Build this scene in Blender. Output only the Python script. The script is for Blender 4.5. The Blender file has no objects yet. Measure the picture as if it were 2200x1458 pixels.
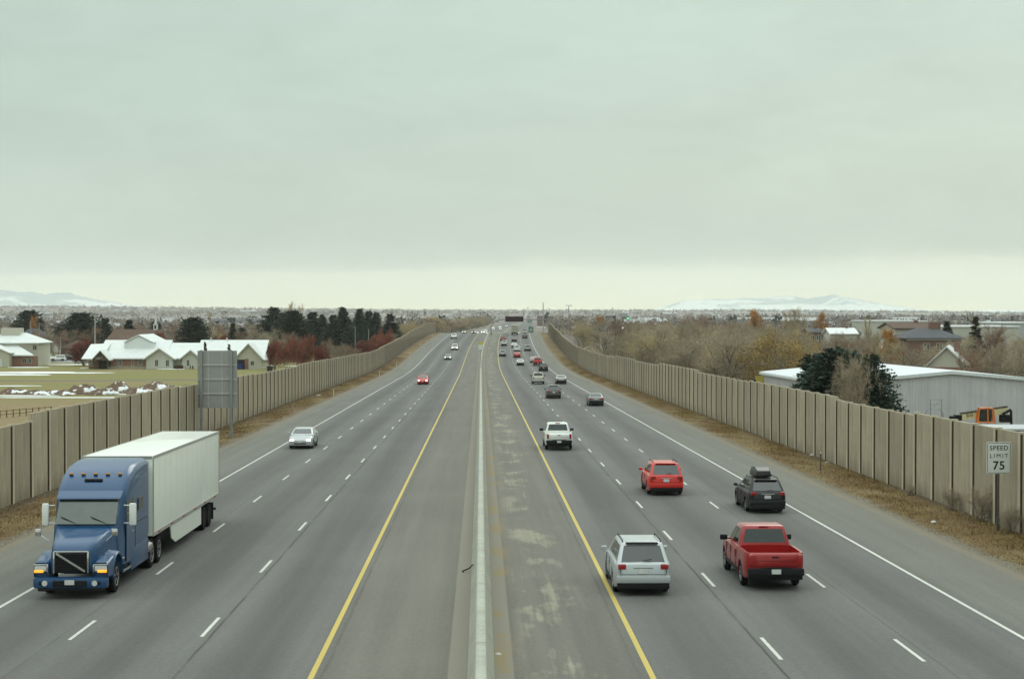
import bpy, bmesh, math, random
import numpy as np
from mathutils import Vector, Matrix, Euler
random.seed(7)
RNG = np.random.default_rng(11)
PI = math.pi
scene = bpy.context.scene
COL = scene.collection

# ------------------------------------------------------------------ camera and mapping
F = 3460.0                 # focal length in photo pixels (2200 wide)
H = 8.64                   # eye height above the road under the bridge
PITCH = math.atan(57 / F)
YAW = math.atan(67 / F)
CAM_LOC = Vector((0, 0, H))
CAM_ROT = Euler((PI / 2 - PITCH, 0, -YAW), 'XYZ')
CAM_M = CAM_ROT.to_matrix()

def ray(px, py):
    return CAM_M @ Vector(((px - 1100) / F, (729 - py) / F, -1.0))

def at(px, py, Y):
    d = ray(px, py)
    return CAM_LOC + d * (Y / d.y)

cam_d = bpy.data.cameras.new('camera')
cam_d.sensor_width = 36
cam_d.lens = F / 2200 * 36
cam_d.clip_start = 0.5
cam_d.clip_end = 60000
cam = bpy.data.objects.new('camera', cam_d)
cam.location = CAM_LOC
cam.rotation_euler = CAM_ROT
COL.objects.link(cam)
scene.camera = cam

# ------------------------------------------------------------------ road alignment
_YS = np.arange(-60, 2605, 5.0)
_SL = np.interp(_YS, [-60, 310, 420, 600, 665, 830, 900, 2600], [-.0116, -.0116, .019, .019, -.017, -.017, 0, 0])
_Z = np.concatenate([[0], np.cumsum((_SL[1:] + _SL[:-1]) / 2 * 5)])
_Z -= np.interp(0, _YS, _Z)
_XS = np.where(_YS < 350, 0, np.where(_YS < 700, (_YS - 350) ** 2 / 21000, 350 ** 2 / 21000 + (_YS - 700) / 30))

def rz(Y): return float(np.interp(Y, _YS, _Z))
def xo(Y): return float(np.interp(Y, _YS, _XS))
def slope(Y): return float(np.interp(Y, _YS, _SL))
def head(Y): return (xo(Y + 4) - xo(Y - 4)) / 8

def road_hit(px, py, lo=20, hi=632):
    d = ray(px, py)
    for _ in range(50):
        m = (lo + hi) / 2
        z = H + d.z / d.y * m
        if z > rz(m): lo = m
        else: hi = m
    return lo, d.x / d.y * lo

_OL = ([-300, 0, 450, 700, 1100, 2000, 3500, 5000, 6500, 8000, 20000], [-4.6, -4.7, -5.4, -5.0, -5.2, -5.5, -2, 6, 16, 6, -40])
_OR = ([-300, 0, 150, 300, 650, 1100, 2000, 3500, 5000, 6500, 8000, 20000], [-1.9, -1.9, -2.4, -3.4, -4.0, -5.0, -5.5, -2, 6, 16, 6, -40])

def smooth(a, b, x):
    t = np.clip((x - a) / (b - a), 0, 1)
    return t * t * (3 - 2 * t)

def terrain(X, Y):
    X = np.asarray(X, float); Y = np.asarray(Y, float)
    ctr = np.interp(Y, _YS, _XS); r = np.interp(Y, _YS, _Z)
    a = X - ctr
    outer = np.where(a < 0, np.interp(Y, *_OL), np.interp(Y, *_OR))
    tilt = np.clip(-X / np.maximum(Y, 400.), -.4, .4)
    outer = outer + smooth(3000, 6500, Y) * tilt * 34
    und = np.sin(X * .011 + 1.3) * np.sin(Y * .007) * .5 * smooth(60, 300, np.abs(a)) + np.sin(X * .0021 + 2) * np.sin(Y * .0017 + 1) * 5 * smooth(1200, 3000, Y)
    outer = outer + und
    edge = np.where(Y < 640, 26.0, 60.0)
    t = smooth(23.6, edge, np.abs(a))
    t = np.where(Y > 2450, smooth(2450, 2600, Y) + (1 - smooth(2450, 2600, Y)) * t, t)
    return (r - .35) * (1 - t) + outer * t

def tz(X, Y): return float(terrain(X, Y))

# ------------------------------------------------------------------ node helpers
class NT:
    def __init__(s, tree): s.t = tree; s.L = tree.links
    def n(s, typ, **kw):
        o = s.t.nodes.new(typ)
        for k, v in kw.items(): setattr(o, k, v)
        return o
    def set(s, sock, v):
        if isinstance(v, bpy.types.NodeSocket): s.L.new(v, sock)
        elif isinstance(v, (tuple, list)) and sock.type == 'RGBA' and len(v) == 3: sock.default_value = (*v, 1)
        else: sock.default_value = v
    def math(s, op, a, b=0.0, c=0.0, clamp=False):
        o = s.n('ShaderNodeMath', operation=op); o.use_clamp = clamp
        for i, v in enumerate((a, b, c)): s.set(o.inputs[i], v)
        return o.outputs[0]
    def mix(s, f, a, b, blend='MIX'):
        o = s.n('ShaderNodeMix', data_type='RGBA', blend_type=blend); o.clamp_factor = True
        s.set(o.inputs[0], f); s.set(o.inputs[6], a); s.set(o.inputs[7], b)
        return o.outputs[2]
    def noise(s, vec, scale, detail=3.0, rough=.55, dist=0.0):
        o = s.n('ShaderNodeTexNoise')
        if vec is not None: s.L.new(vec, o.inputs['Vector'])
        s.set(o.inputs['Scale'], scale); s.set(o.inputs['Detail'], detail); s.set(o.inputs['Roughness'], rough); s.set(o.inputs['Distortion'], dist)
        return o.outputs[0]
    def maprange(s, v, a, b, c=0.0, d=1.0):
        o = s.n('ShaderNodeMapRange'); 
        for i, q in enumerate((v, a, b, c, d)): s.set(o.inputs[i], q)
        return o.outputs[0]
    def mapping(s, vec, scale=(1, 1, 1), loc=(0, 0, 0)):
        o = s.n('ShaderNodeMapping'); s.L.new(vec, o.inputs[0]); o.inputs['Scale'].default_value = scale; o.inputs['Location'].default_value = loc
        return o.outputs[0]
    def ramp(s, f, stops):
        o = s.n('ShaderNodeValToRGB'); s.set(o.inputs[0], f)
        e = o.color_ramp.elements
        while len(e) < len(stops): e.new(.5)
        for q, (p, c) in zip(e, stops): q.position = p; q.color = (*c, 1) if len(c) == 3 else c
        return o.outputs[0]
    def sep(s, vec):
        o = s.n('ShaderNodeSeparateXYZ'); s.L.new(vec, o.inputs[0]); return o.outputs
    def obj(s): return s.n('ShaderNodeTexCoord').outputs['Object']
    def uv(s): return s.n('ShaderNodeTexCoord').outputs['UV']
    def rand(s): return s.n('ShaderNodeObjectInfo').outputs['Random']

def new_mat(name):
    m = bpy.data.materials.new(name); m.use_nodes = True
    nt = NT(m.node_tree)
    b = m.node_tree.nodes['Principled BSDF']
    return m, nt, b

def bump(nt, b, h, strength=.3, dist=.02):
    o = nt.n('ShaderNodeBump'); o.inputs['Strength'].default_value = strength; o.inputs['Distance'].default_value = dist
    nt.L.new(h, o.inputs['Height']); nt.L.new(o.outputs[0], b.inputs['Normal'])

_MC = {}
def pmat(name, c, rough=.6, var=.15, scale=4.0, metal=0.0, coat=0.0, bmp=0.0, rnd=0.0, c2=None, stretch=(1, 1, 1), spec=.3):
    """Plain procedural material: colour broken up by two noises in object space, optional per-object variation."""
    if name in _MC: return _MC[name]
    m, nt, b = new_mat(name)
    v = nt.mapping(nt.obj(), stretch)
    n1 = nt.noise(v, scale, 5); n2 = nt.noise(v, scale * 7.3, 2)
    s = nt.math('ADD', nt.math('MULTIPLY', n1, .65), nt.math('MULTIPLY', n2, .35))
    f = nt.maprange(s, .3, .7, 1 - var, 1 + var)
    base = nt.mix(nt.maprange(n1, .4, .6), c, c2) if c2 else c
    if rnd:
        f = nt.math('MULTIPLY', f, nt.maprange(nt.rand(), 0, 1, 1 - rnd, 1 + rnd))
    g = nt.n('ShaderNodeCombineXYZ')
    for i in range(3): nt.L.new(f, g.inputs[i])
    col = nt.mix(1.0, base, g.outputs[0], 'MULTIPLY')
    nt.L.new(col, b.inputs['Base Color'])
    nt.set(b.inputs['Roughness'], nt.maprange(n2, .3, .7, max(.02, rough - .08), min(1, rough + .08)))
    b.inputs['Metallic'].default_value = metal
    b.inputs['Coat Weight'].default_value = coat; b.inputs['Coat Roughness'].default_value = .08
    if spec is not None: b.inputs['Specular IOR Level'].default_value = spec
    if bmp: bump(nt, b, s, bmp)
    _MC[name] = m
    return m

def emat(name, c, strength):
    if name in _MC: return _MC[name]
    m, nt, b = new_mat(name)
    b.inputs['Base Color'].default_value = (*c, 1); b.inputs['Roughness'].default_value = .2
    b.inputs['Emission Color'].default_value = (*c, 1); b.inputs['Emission Strength'].default_value = strength
    _MC[name] = m
    return m

def paint(name, c, metal=0.0, rough=.28, grime=.38, coat=.5):
    """Car paint with clear coat and winter road grime on the lower body."""
    k = 'paint_' + name
    if k in _MC: return _MC[k]
    m, nt, b = new_mat(k)
    o = nt.obj(); z = nt.sep(o)[2]
    n = nt.noise(o, 2.2, 5, .65); n2 = nt.noise(o, 26, 3)
    low = nt.maprange(z, .25, 1.15, 1, 0)
    g = nt.math('MULTIPLY', nt.math('MULTIPLY', low, nt.maprange(n, .3, .7, .3, 1.0)), grime, clamp=True)
    g = nt.math('ADD', g, nt.math('MULTIPLY', n2, .06), clamp=True)
    nt.L.new(nt.mix(g, c, tuple(q * .6 + .05 for q in c)), b.inputs['Base Color'])
    nt.set(b.inputs['Roughness'], nt.math('ADD', nt.math('MULTIPLY', g, .45), rough))
    nt.set(b.inputs['Coat Weight'], nt.math('SUBTRACT', coat, g, clamp=True)); b.inputs['Specular IOR Level'].default_value = .3
    b.inputs['Metallic'].default_value = metal; b.inputs['Coat Roughness'].default_value = .06
    _MC[k] = m
    return m

# ------------------------------------------------------------------ object helpers
def tag(o, label=None, cat=None, group=None, kind=None):
    if label: o['label'] = label
    if cat: o['category'] = cat
    if group: o['group'] = group
    if kind: o['kind'] = kind
    return o

def thing(name, label, cat, loc=(0, 0, 0), rotz=0.0, group=None, rotx=0.0):
    o = bpy.data.objects.new(name, None); o.empty_display_size = .3
    COL.objects.link(o); o.location = loc; o.rotation_euler = (rotx, 0, rotz)
    return tag(o, label, cat, group)

class MB:
    """Collects shapes and links them as one mesh object."""
    def __init__(s): s.v = []; s.f = []; s.mi = []; s.m = 0
    def add(s, vs, fs):
        k = len(s.v); s.v += [tuple(p) for p in vs]
        for f in fs: s.f.append(tuple(i + k for i in f)); s.mi.append(s.m)
        return s
    def quad(s, a, b, c, d): return s.add([a, b, c, d], [(0, 1, 2, 3)])
    def box(s, c, d, bev=0.0, rot=None):
        x, y, z = d[0] / 2, d[1] / 2, d[2] / 2
        if bev > 0:
            b = min(bev, x * .9, y * .9, z * .9)
            bm = bmesh.new(); bmesh.ops.create_cube(bm, size=1)
            for v in bm.verts: v.co = Vector((v.co.x * d[0], v.co.y * d[1], v.co.z * d[2]))
            bmesh.ops.bevel(bm, geom=bm.edges[:], offset=b, segments=2, profile=.6, affect='EDGES')
            vs = [v.co.copy() for v in bm.verts]; bm.verts.index_update()
            fs = [[v.index for v in f.verts] for f in bm.faces]; bm.free()
        else:
            vs = [Vector((i * x, j * y, k * z)) for i in (-1, 1) for j in (-1, 1) for k in (-1, 1)]
            fs = [(0, 1, 3, 2), (4, 6, 7, 5), (0, 4, 5, 1), (2, 3, 7, 6), (0, 2, 6, 4), (1, 5, 7, 3)]
        if rot is not None: vs = [rot @ v for v in vs]
        return s.add([v + Vector(c) for v in vs], fs)
    def tube(s, pts, rs, n=8, cap=True):
        pts = [Vector(p) for p in pts]
        if not isinstance(rs, (list, tuple)): rs = [rs] * len(pts)
        vs = []; fs = []
        for i, p in enumerate(pts):
            d = (pts[min(i + 1, len(pts) - 1)] - pts[max(i - 1, 0)]).normalized()
            a = d.orthogonal().normalized() if abs(d.z) < .9 else Vector((1, 0, 0))
            a = (a - d * a.dot(d)).normalized(); b = d.cross(a)
            if abs(d.z) < .9:
                a = d.cross(Vector((0, 0, 1))).normalized(); b = d.cross(a)
            for k in range(n):
                t = 2 * PI * k / n
                vs.append(p + (a * math.cos(t) + b * math.sin(t)) * rs[i])
        for i in range(len(pts) - 1):
            for k in range(n):
                k2 = (k + 1) % n
                fs.append((i * n + k, i * n + k2, (i + 1) * n + k2, (i + 1) * n + k))
        if cap:
            fs.append(tuple(range(n))[::-1]); fs.append(tuple((len(pts) - 1) * n + k for k in range(n)))
        return s.add(vs, fs)
    def loft(s, rings, closed=True, cap=True):
        n = len(rings[0]); vs = [p for r in rings for p in r]; fs = []
        for i in range(len(rings) - 1):
            for k in range(n if closed else n - 1):
                k2 = (k + 1) % n
                fs.append((i * n + k, i * n + k2, (i + 1) * n + k2, (i + 1) * n + k))
        if cap:
            fs.append(tuple(range(n))[::-1]); fs.append(tuple((len(rings) - 1) * n + k for k in range(n)))
        return s.add(vs, fs)
    def lathe_x(s, prof, c, n=20):
        """profile of (x, r) turned about the x axis through c"""
        rings = []
        for (x, r) in prof:
            rings.append([(c[0] + x, c[1] + math.cos(2 * PI * k / n) * r, c[2] + math.sin(2 * PI * k / n) * r) for k in range(n)])
        return s.loft(rings)
    def prism(s, outline, y0, y1):
        """(x, z) outline pushed from y0 to y1"""
        return s.loft([[(x, y0, z) for x, z in outline], [(x, y1, z) for x, z in outline]])
    def build(s, name, mats, parent=None, smooth_angle=None, label=None):
        if not isinstance(mats, (list, tuple)): mats = [mats]
        me = bpy.data.meshes.new(name)
        me.from_pydata([tuple(v) for v in s.v], [], s.f)
        for m in mats: me.materials.append(m)
        if len(mats) > 1: me.polygons.foreach_set('material_index', s.mi)
        bm = bmesh.new(); bm.from_mesh(me); bmesh.ops.recalc_face_normals(bm, faces=bm.faces[:]); bm.to_mesh(me); bm.free()
        if smooth_angle:
            me.polygons.foreach_set('use_smooth', [True] * len(me.polygons)); me.set_sharp_from_angle(angle=math.radians(smooth_angle))
        me.update()
        o = bpy.data.objects.new(name, me); COL.objects.link(o)
        if parent: o.parent = parent
        if label: o['label'] = label
        return o

def np_mesh(name, V, Fc, mats, parent=None, uv=None, smooth_shade=False):
    """fast mesh from arrays: V (n,3), Fc (m,3 or 4)"""
    me = bpy.data.meshes.new(name)
    V = np.asarray(V, np.float32); Fc = np.asarray(Fc, np.int32); k = Fc.shape[1]
    me.vertices.add(len(V)); me.vertices.foreach_set('co', V.ravel())
    me.loops.add(Fc.size); me.loops.foreach_set('vertex_index', Fc.ravel())
    me.polygons.add(len(Fc)); me.polygons.foreach_set('loop_start', np.arange(0, Fc.size, k, dtype=np.int32))
    me.polygons.foreach_set('loop_total', np.full(len(Fc), k, np.int32))
    if smooth_shade: me.polygons.foreach_set('use_smooth', np.ones(len(Fc), bool))
    me.update(calc_edges=True)
    if uv is not None:
        l = me.uv_layers.new(name='UVMap'); l.data.foreach_set('uv', np.asarray(uv, np.float32)[Fc.ravel()].ravel())
    for m in (mats if isinstance(mats, (list, tuple)) else [mats]): me.materials.append(m)
    o = bpy.data.objects.new(name, me); COL.objects.link(o)
    if parent: o.parent = parent
    return o

def copy_tree(o, parent=None):
    c = o.copy(); COL.objects.link(c)
    if parent: c.parent = parent
    for ch in list(o.children): copy_tree(ch, c)
    return c
# ------------------------------------------------------------------ world, sun, haze
w = bpy.data.worlds.new('World'); scene.world = w; w.use_nodes = True
nt = NT(w.node_tree)
bg = w.node_tree.nodes['Background']
SUN_EL, SUN_ROT = math.radians(32), math.radians(20)
sky = nt.n('ShaderNodeTexSky', sky_type='NISHITA'); sky.sun_disc = False
sky.sun_elevation = SUN_EL; sky.sun_rotation = SUN_ROT; sky.air_density = 1.5; sky.dust_density = 3
gen = nt.n('ShaderNodeTexCoord').outputs['Generated']
sx, sy, sz = nt.sep(gen)
# layered cloud deck: flattened noise in direction space wobbles the height of every layer
cl = nt.mapping(gen, (1.0, 1.0, 5.0))
n_big = nt.noise(nt.mapping(gen, (1, 1, 2.4)), 3.0, 7, .6, .5)
n_mid = nt.noise(nt.mapping(gen, (1.2, 1.2, 4.5)), 9.0, 8, .65, .7)
n_low = nt.noise(nt.mapping(gen, (1, 1, 7.0)), 6.0, 8, .62)
h = nt.math('ADD', sz, nt.math('MULTIPLY', nt.math('SUBTRACT', n_low, .5), .030))
# the bright gap under the deck opens towards the right of the road
right = nt.maprange(sx, -.30, .30, 1.25, .90)
h = nt.math('MULTIPLY', h, right)
deck = nt.ramp(h, [(0.0, (.93, .94, .63)), (.008, (.89, .925, .67)), (.020, (.83, .895, .70)), (.0275, (.75, .835, .675)), (.0335, (.545, .655, .555)), (.046, (.525, .64, .55)), (.085, (.55, .67, .58)),
                   (.16, (.53, .66, .59)), (.24, (.535, .67, .605)), (.45, (.75, .86, .80)), (1.0, (2.05, 2.25, 2.15))])
mottle = nt.maprange(nt.math('ADD', nt.math('MULTIPLY', n_big, .6), nt.math('MULTIPLY', n_mid, .4)), .36, .64, .92, 1.08)
g = nt.n('ShaderNodeCombineXYZ')
for i in range(3): nt.L.new(mottle, g.inputs[i])
deck = nt.mix(1.0, deck, g.outputs[0], 'MULTIPLY')
side_f = nt.maprange(sx, -.30, .30, .95, 1.02); g2 = nt.n('ShaderNodeCombineXYZ')
for i in range(3): nt.L.new(side_f, g2.inputs[i])
deck = nt.mix(1.0, deck, g2.outputs[0], 'MULTIPLY')
skyc = nt.mix(1.0, sky.outputs[0], (.10, .10, .10), 'MULTIPLY')
nt.L.new(nt.mix(.97, skyc, deck), bg.inputs['Color'])
bg.inputs['Strength'].default_value = 1.0

sd = bpy.data.lights.new('sun', 'SUN'); sd.energy = .5; sd.angle = math.radians(25); sd.color = (1, .96, .88)
so = bpy.data.objects.new('sun', sd); COL.objects.link(so); so.location = (0, 100, 200)
sdir = Vector((math.sin(SUN_ROT) * math.cos(SUN_EL), math.cos(SUN_ROT) * math.cos(SUN_EL), math.sin(SUN_EL)))
so.rotation_euler = sdir.to_track_quat('Z', 'Y').to_euler()
scene.view_settings.view_transform = 'Standard'
scene.view_settings.look = 'None'
scene.view_settings.exposure = 0.0
scene.view_settings.gamma = 1.0
scene.cycles.max_bounces = 6
scene.cycles.diffuse_bounces = 3
scene.cycles.glossy_bounces = 3
scene.cycles.volume_bounces = 1
scene.cycles.transparent_max_bounces = 6
scene.cycles.use_denoising = True
scene.cycles.denoising_prefilter = 'ACCURATE'

hz = MB(); hz.box((0, 6500, 160), (17000, 17000, 440))
hm = bpy.data.materials.new('haze'); hm.use_nodes = True
hn = NT(hm.node_tree); hm.node_tree.nodes.remove(hm.node_tree.nodes['Principled BSDF'])
pv = hn.n('ShaderNodeVolumePrincipled'); pv.inputs['Color'].default_value = (.96, .98, .97, 1); pv.inputs['Density'].default_value = 7e-5
hn.L.new(pv.outputs[0], hm.node_tree.nodes['Material Output'].inputs['Volume'])
tag(hz.build('haze', hm), kind='stuff')

# ------------------------------------------------------------------ ground
def ground_material():
    m, nt, b = new_mat('ground')
    o = nt.obj(); x, y, z = nt.sep(o)
    n1 = nt.noise(o, .035, 6, .6); n2 = nt.noise(o, .6, 4); n3 = nt.noise(o, 9, 3, .7)
    green = nt.mix(nt.maprange(n2, .35, .65), (.165, .165, .034), (.205, .175, .05))
    tan = nt.mix(nt.maprange(n2, .35, .65), (.25, .185, .08), (.20, .145, .062))
    field = nt.mix(nt.maprange(n1, .45, .58), green, tan)
    # the near field by the wall is dry and tan, the lawn in front of the chapel green
    near = nt.maprange(nt.math('ADD', y, nt.math('MULTIPLY', n1, 60)), 275, 300, 1, 0)
    field = nt.mix(near, nt.mix(nt.maprange(n1, .54, .66), green, tan), tan)
    brush = nt.mix(nt.maprange(n2, .35, .65), (.18, .15, .095), (.12, .10, .068))
    right = nt.maprange(nt.math('SUBTRACT', x, nt.math('MULTIPLY', y, .03)), 10, 30)
    c = nt.mix(right, field, brush)
    far = nt.maprange(y, 450, 640)
    nf = nt.noise(nt.mapping(o, (1, .35, 1)), .006, 7, .65)
    snow = nt.math('MULTIPLY', nt.maprange(nf, .58, .63), .5)
    fc = nt.mix(snow, nt.mix(nt.maprange(n1, .4, .6), (.17, .145, .13), (.21, .18, .145)), (.52, .54, .54))
    c = nt.mix(far, c, fc)
    c = nt.mix(nt.maprange(n3, .3, .7, 0, .5), c, nt.mix(.5, c, (.02, .018, .01)))
    nt.L.new(c, b.inputs['Base Color']); b.inputs['Roughness'].default_value = .95
    bump(nt, b, n3, .5, .08)
    return m

def axis(spans):
    out = []
    for a, b, st in spans: out += list(np.arange(a, b, st))
    return np.array(out + [spans[-1][1]])
ay = axis([(-120, 660, 6), (660, 2700, 30), (2700, 8200, 140)])
neg = -axis([(0, 20, 5), (20, 32, 1.0), (32, 120, 8), (120, 700, 40), (700, 4200, 250)])[::-1]
ax = np.concatenate([neg[:-1], -neg[::-1]])
GX, GY = np.meshgrid(ax, ay)
GXs = GX + np.interp(GY, _YS, _XS)
GZ = terrain(GXs, GY)
V = np.stack([GXs, GY, GZ], -1).reshape(-1, 3)
nx, ny = len(ax), len(ay)
idx = np.arange(nx * ny).reshape(ny, nx)
Fq = np.stack([idx[:-1, :-1], idx[:-1, 1:], idx[1:, 1:], idx[1:, :-1]], -1).reshape(-1, 4)
tag(np_mesh('ground', V, Fq, ground_material(), smooth_shade=True), kind='structure')

# ------------------------------------------------------------------ road, verge, markings
def strip(name, profile, mat, y0=-60, y1=2600, step=5.0, dz=0.0):
    """profile: (lateral, height) points; follows the road."""
    ys = np.arange(y0, y1 + .01, step)
    P = np.array(profile)
    xs = np.interp(ys, _YS, _XS); zs = np.interp(ys, _YS, _Z)
    V = np.empty((len(ys), len(P), 3))
    V[:, :, 0] = xs[:, None] + P[None, :, 0]; V[:, :, 1] = ys[:, None]; V[:, :, 2] = zs[:, None] + P[None, :, 1] + dz
    UV = np.empty((len(ys), len(P), 2)); UV[:, :, 0] = P[None, :, 0]; UV[:, :, 1] = ys[:, None]
    i = np.arange(len(ys) * len(P)).reshape(len(ys), len(P))
    Fq = np.stack([i[:-1, :-1], i[:-1, 1:], i[1:, 1:], i[1:, :-1]], -1).reshape(-1, 4)
    return np_mesh(name, V.reshape(-1, 3), Fq, mat, uv=UV.reshape(-1, 2))

def road_material():
    m, nt, b = new_mat('asphalt')
    uv = nt.uv(); u, v, _ = nt.sep(uv)
    au = nt.math('ABSOLUTE', u)
    wob = nt.math('MULTIPLY', nt.math('SUBTRACT', nt.noise(uv, .25, 3), .5), .16)
    uw = nt.math('ADD', au, wob)
    c = nt.ramp(nt.maprange(uw, 0, 20), [(0, (.142, .134, .112)), (.20, (.122, .117, .101)), (.215, (.104, .102, .097)), (.76, (.107, .106, .101)), (.775, (.134, .132, .117)), (.93, (.141, .138, .118)), (1, (.165, .15, .115))])
    # dark oil line down the middle of every lane, paler wheel paths
    ph = nt.math('MULTIPLY', nt.math('SUBTRACT', uw, 4.3), 2 * PI / 3.66)
    lane = nt.math('COSINE', ph)
    inl = nt.math('MULTIPLY', nt.maprange(uw, 4.0, 4.5), nt.maprange(uw, 15.0, 15.6, 1, 0))
    lanef = nt.math('ADD', 1.0, nt.math('MULTIPLY', nt.math('MULTIPLY', lane, inl), .17))
    long1 = nt.noise(nt.mapping(uv, (1.4, .03, 1)), 1.0, 5, .6)
    long2 = nt.noise(nt.mapping(uv, (.25, .008, 1)), 1.0, 4, .6)
    patch = nt.noise(uv, .11, 5, .6)
    f = nt.math('MULTIPLY', lanef, nt.maprange(long1, .3, .7, .88, 1.12))
    f = nt.math('MULTIPLY', f, nt.maprange(long2, .3, .7, .88, 1.12))
    f = nt.math('MULTIPLY', f, nt.maprange(patch, .3, .7, .93, 1.07))
    gr = nt.math('ADD', nt.math('MULTIPLY', nt.noise(uv, 22, 3, .8), .6), nt.math('MULTIPLY', nt.noise(uv, 5.5, 4, .75), .4))
    f = nt.math('MULTIPLY', f, nt.maprange(gr, .25, .75, .58, 1.42))
    g = nt.n('ShaderNodeCombineXYZ')
    for i in range(3): nt.L.new(f, g.inputs[i])
    c = nt.mix(1.0, c, g.outputs[0], 'MULTIPLY')
    # gutter pan beside the barrier
    pan = nt.math('MULTIPLY', nt.maprange(nt.math('ABSOLUTE', nt.math('ADD', u, 0)), .82, .86, 1, 0), .55)
    c = nt.mix(pan, c, (.25, .23, .18))
    # dried silt washed from the barrier, right-hand side only
    silt_n = nt.math('ADD', nt.math('MULTIPLY', nt.noise(nt.mapping(uv, (.5, .17, 1)), 1.0, 6, .62, .2), .75), nt.math('MULTIPLY', nt.noise(nt.mapping(uv, (5, .12, 1)), 1.0, 4, .6), .25))
    silt_m = nt.math('MULTIPLY', nt.maprange(u, .9, 1.5), nt.maprange(u, 2.4, 3.6, 1, 0))
    silt = nt.math('MULTIPLY', nt.math('MULTIPLY', nt.maprange(silt_n, .505, .575), silt_m), nt.maprange(long1, .25, .6, .35, .95))
    c = nt.mix(nt.math('MULTIPLY', silt, .85), c, (.27, .255, .19))
    weed = nt.math('MULTIPLY', nt.math('MULTIPLY', nt.maprange(u, .3, .45), nt.maprange(u, .7, 1.2, 1, 0)), nt.maprange(nt.noise(nt.mapping(uv, (.5, .22, 1)), 1.0, 4), .52, .60))
    c = nt.mix(nt.math('MULTIPLY', weed, .55), c, (.24, .17, .055))
    # paving seams sealed with tar, just inside the lane lines
    def seam(pos, wd, src, s):
        d = nt.math('ABSOLUTE', nt.math('SUBTRACT', nt.math('ADD', src, nt.math('MULTIPLY', nt.math('SUBTRACT', nt.noise(uv, .5, 4), .5), .10)), pos))
        return nt.math('MULTIPLY', nt.maprange(d, wd * .5, wd, 1, 0), nt.math('MULTIPLY', nt.maprange(nt.noise(uv, .35, 4), .35, .55, .35, 1), s))
    for pos, wd, s in ((7.68, .05, .85), (11.95, .04, .45), (3.98, .06, .4)):
        c = nt.mix(seam(pos, wd, au, s), c, (.045, .045, .043))
    rag = nt.maprange(nt.math('ADD', au, nt.math('MULTIPLY', nt.math('SUBTRACT', nt.noise(uv, .9, 6, .7), .5), 1.6)), 18.7, 18.85)
    c = nt.mix(nt.math('MULTIPLY', rag, .85), c, nt.mix(gr, (.10, .085, .06), (.26, .225, .16)))
    nt.L.new(c, b.inputs['Base Color'])
    b.inputs['Roughness'].default_value = .86; b.inputs['Specular IOR Level'].default_value = .3
    bump(nt, b, gr, .35, .01)
    return m

tag(strip('road', [(-19.2, 0), (-15.2, 0), (-8, 0), (0, 0), (8, 0), (15.2, 0), (19.2, 0)], road_material(), y0=-60), kind='structure')

def line_material(name, c, worn):
    m, nt, b = new_mat(name)
    uv = nt.uv()
    n = nt.noise(uv, 9, 4, .75); n2 = nt.noise(nt.mapping(uv, (3, .15, 1)), 1, 4)
    f = nt.math('MULTIPLY', nt.maprange(n, .50, .72), nt.maprange(n2, .3, .7, .4, 1.2), clamp=True)
    c2 = nt.mix(nt.maprange(n2, .3, .7, 0, .35), c, tuple(q * .6 for q in c))
    nt.L.new(nt.mix(nt.math('MULTIPLY', f, worn), c2, (.16, .16, .15)), b.inputs['Base Color'])
    b.inputs['Roughness'].default_value = .7
    return m
M_WHITE = line_material('white_road_paint', (.56, .57, .52), .75)
M_YEL = line_material('yellow_road_paint', (.50, .38, .075), .6)
def mark_line(name, u, wd, mat):
    tag(strip(name, [(u - wd / 2, 0), (u + wd / 2, 0)], mat, dz=.006, y1=1400), kind='structure')
mark_line('yellow_line', -4.25, .15, M_YEL)
mark_line('yellow_line', 4.3, .15, M_YEL)
mark_line('white_line', -15.1, .13, M_WHITE)
mark_line('white_line', 15.3, .13, M_WHITE)
def dashes(u, phase):
    vs = []; fs = []; uvs = []
    y = phase
    while y < 1250:
        q = [(u - .055, y), (u + .055, y), (u + .055, y + 3.05), (u - .055, y + 3.05)]
        k = len(vs)
        for (a, b) in q: vs.append((xo(b) + a, b, rz(b) + .006)); uvs.append((a, b))
        fs.append((k, k + 1, k + 2, k + 3)); y += 12.19
    tag(np_mesh('lane_markings', vs, fs, M_WHITE, uv=uvs), kind='structure')
def phase_of(px, py):
    return road_hit(px, py)[0] % 12.19
dashes(7.92, phase_of(1690, 1416)); dashes(11.62, phase_of(1998, 1420))
dashes(-7.92, phase_of(425, 1367)); dashes(-11.55, phase_of(148, 1374))

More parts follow.
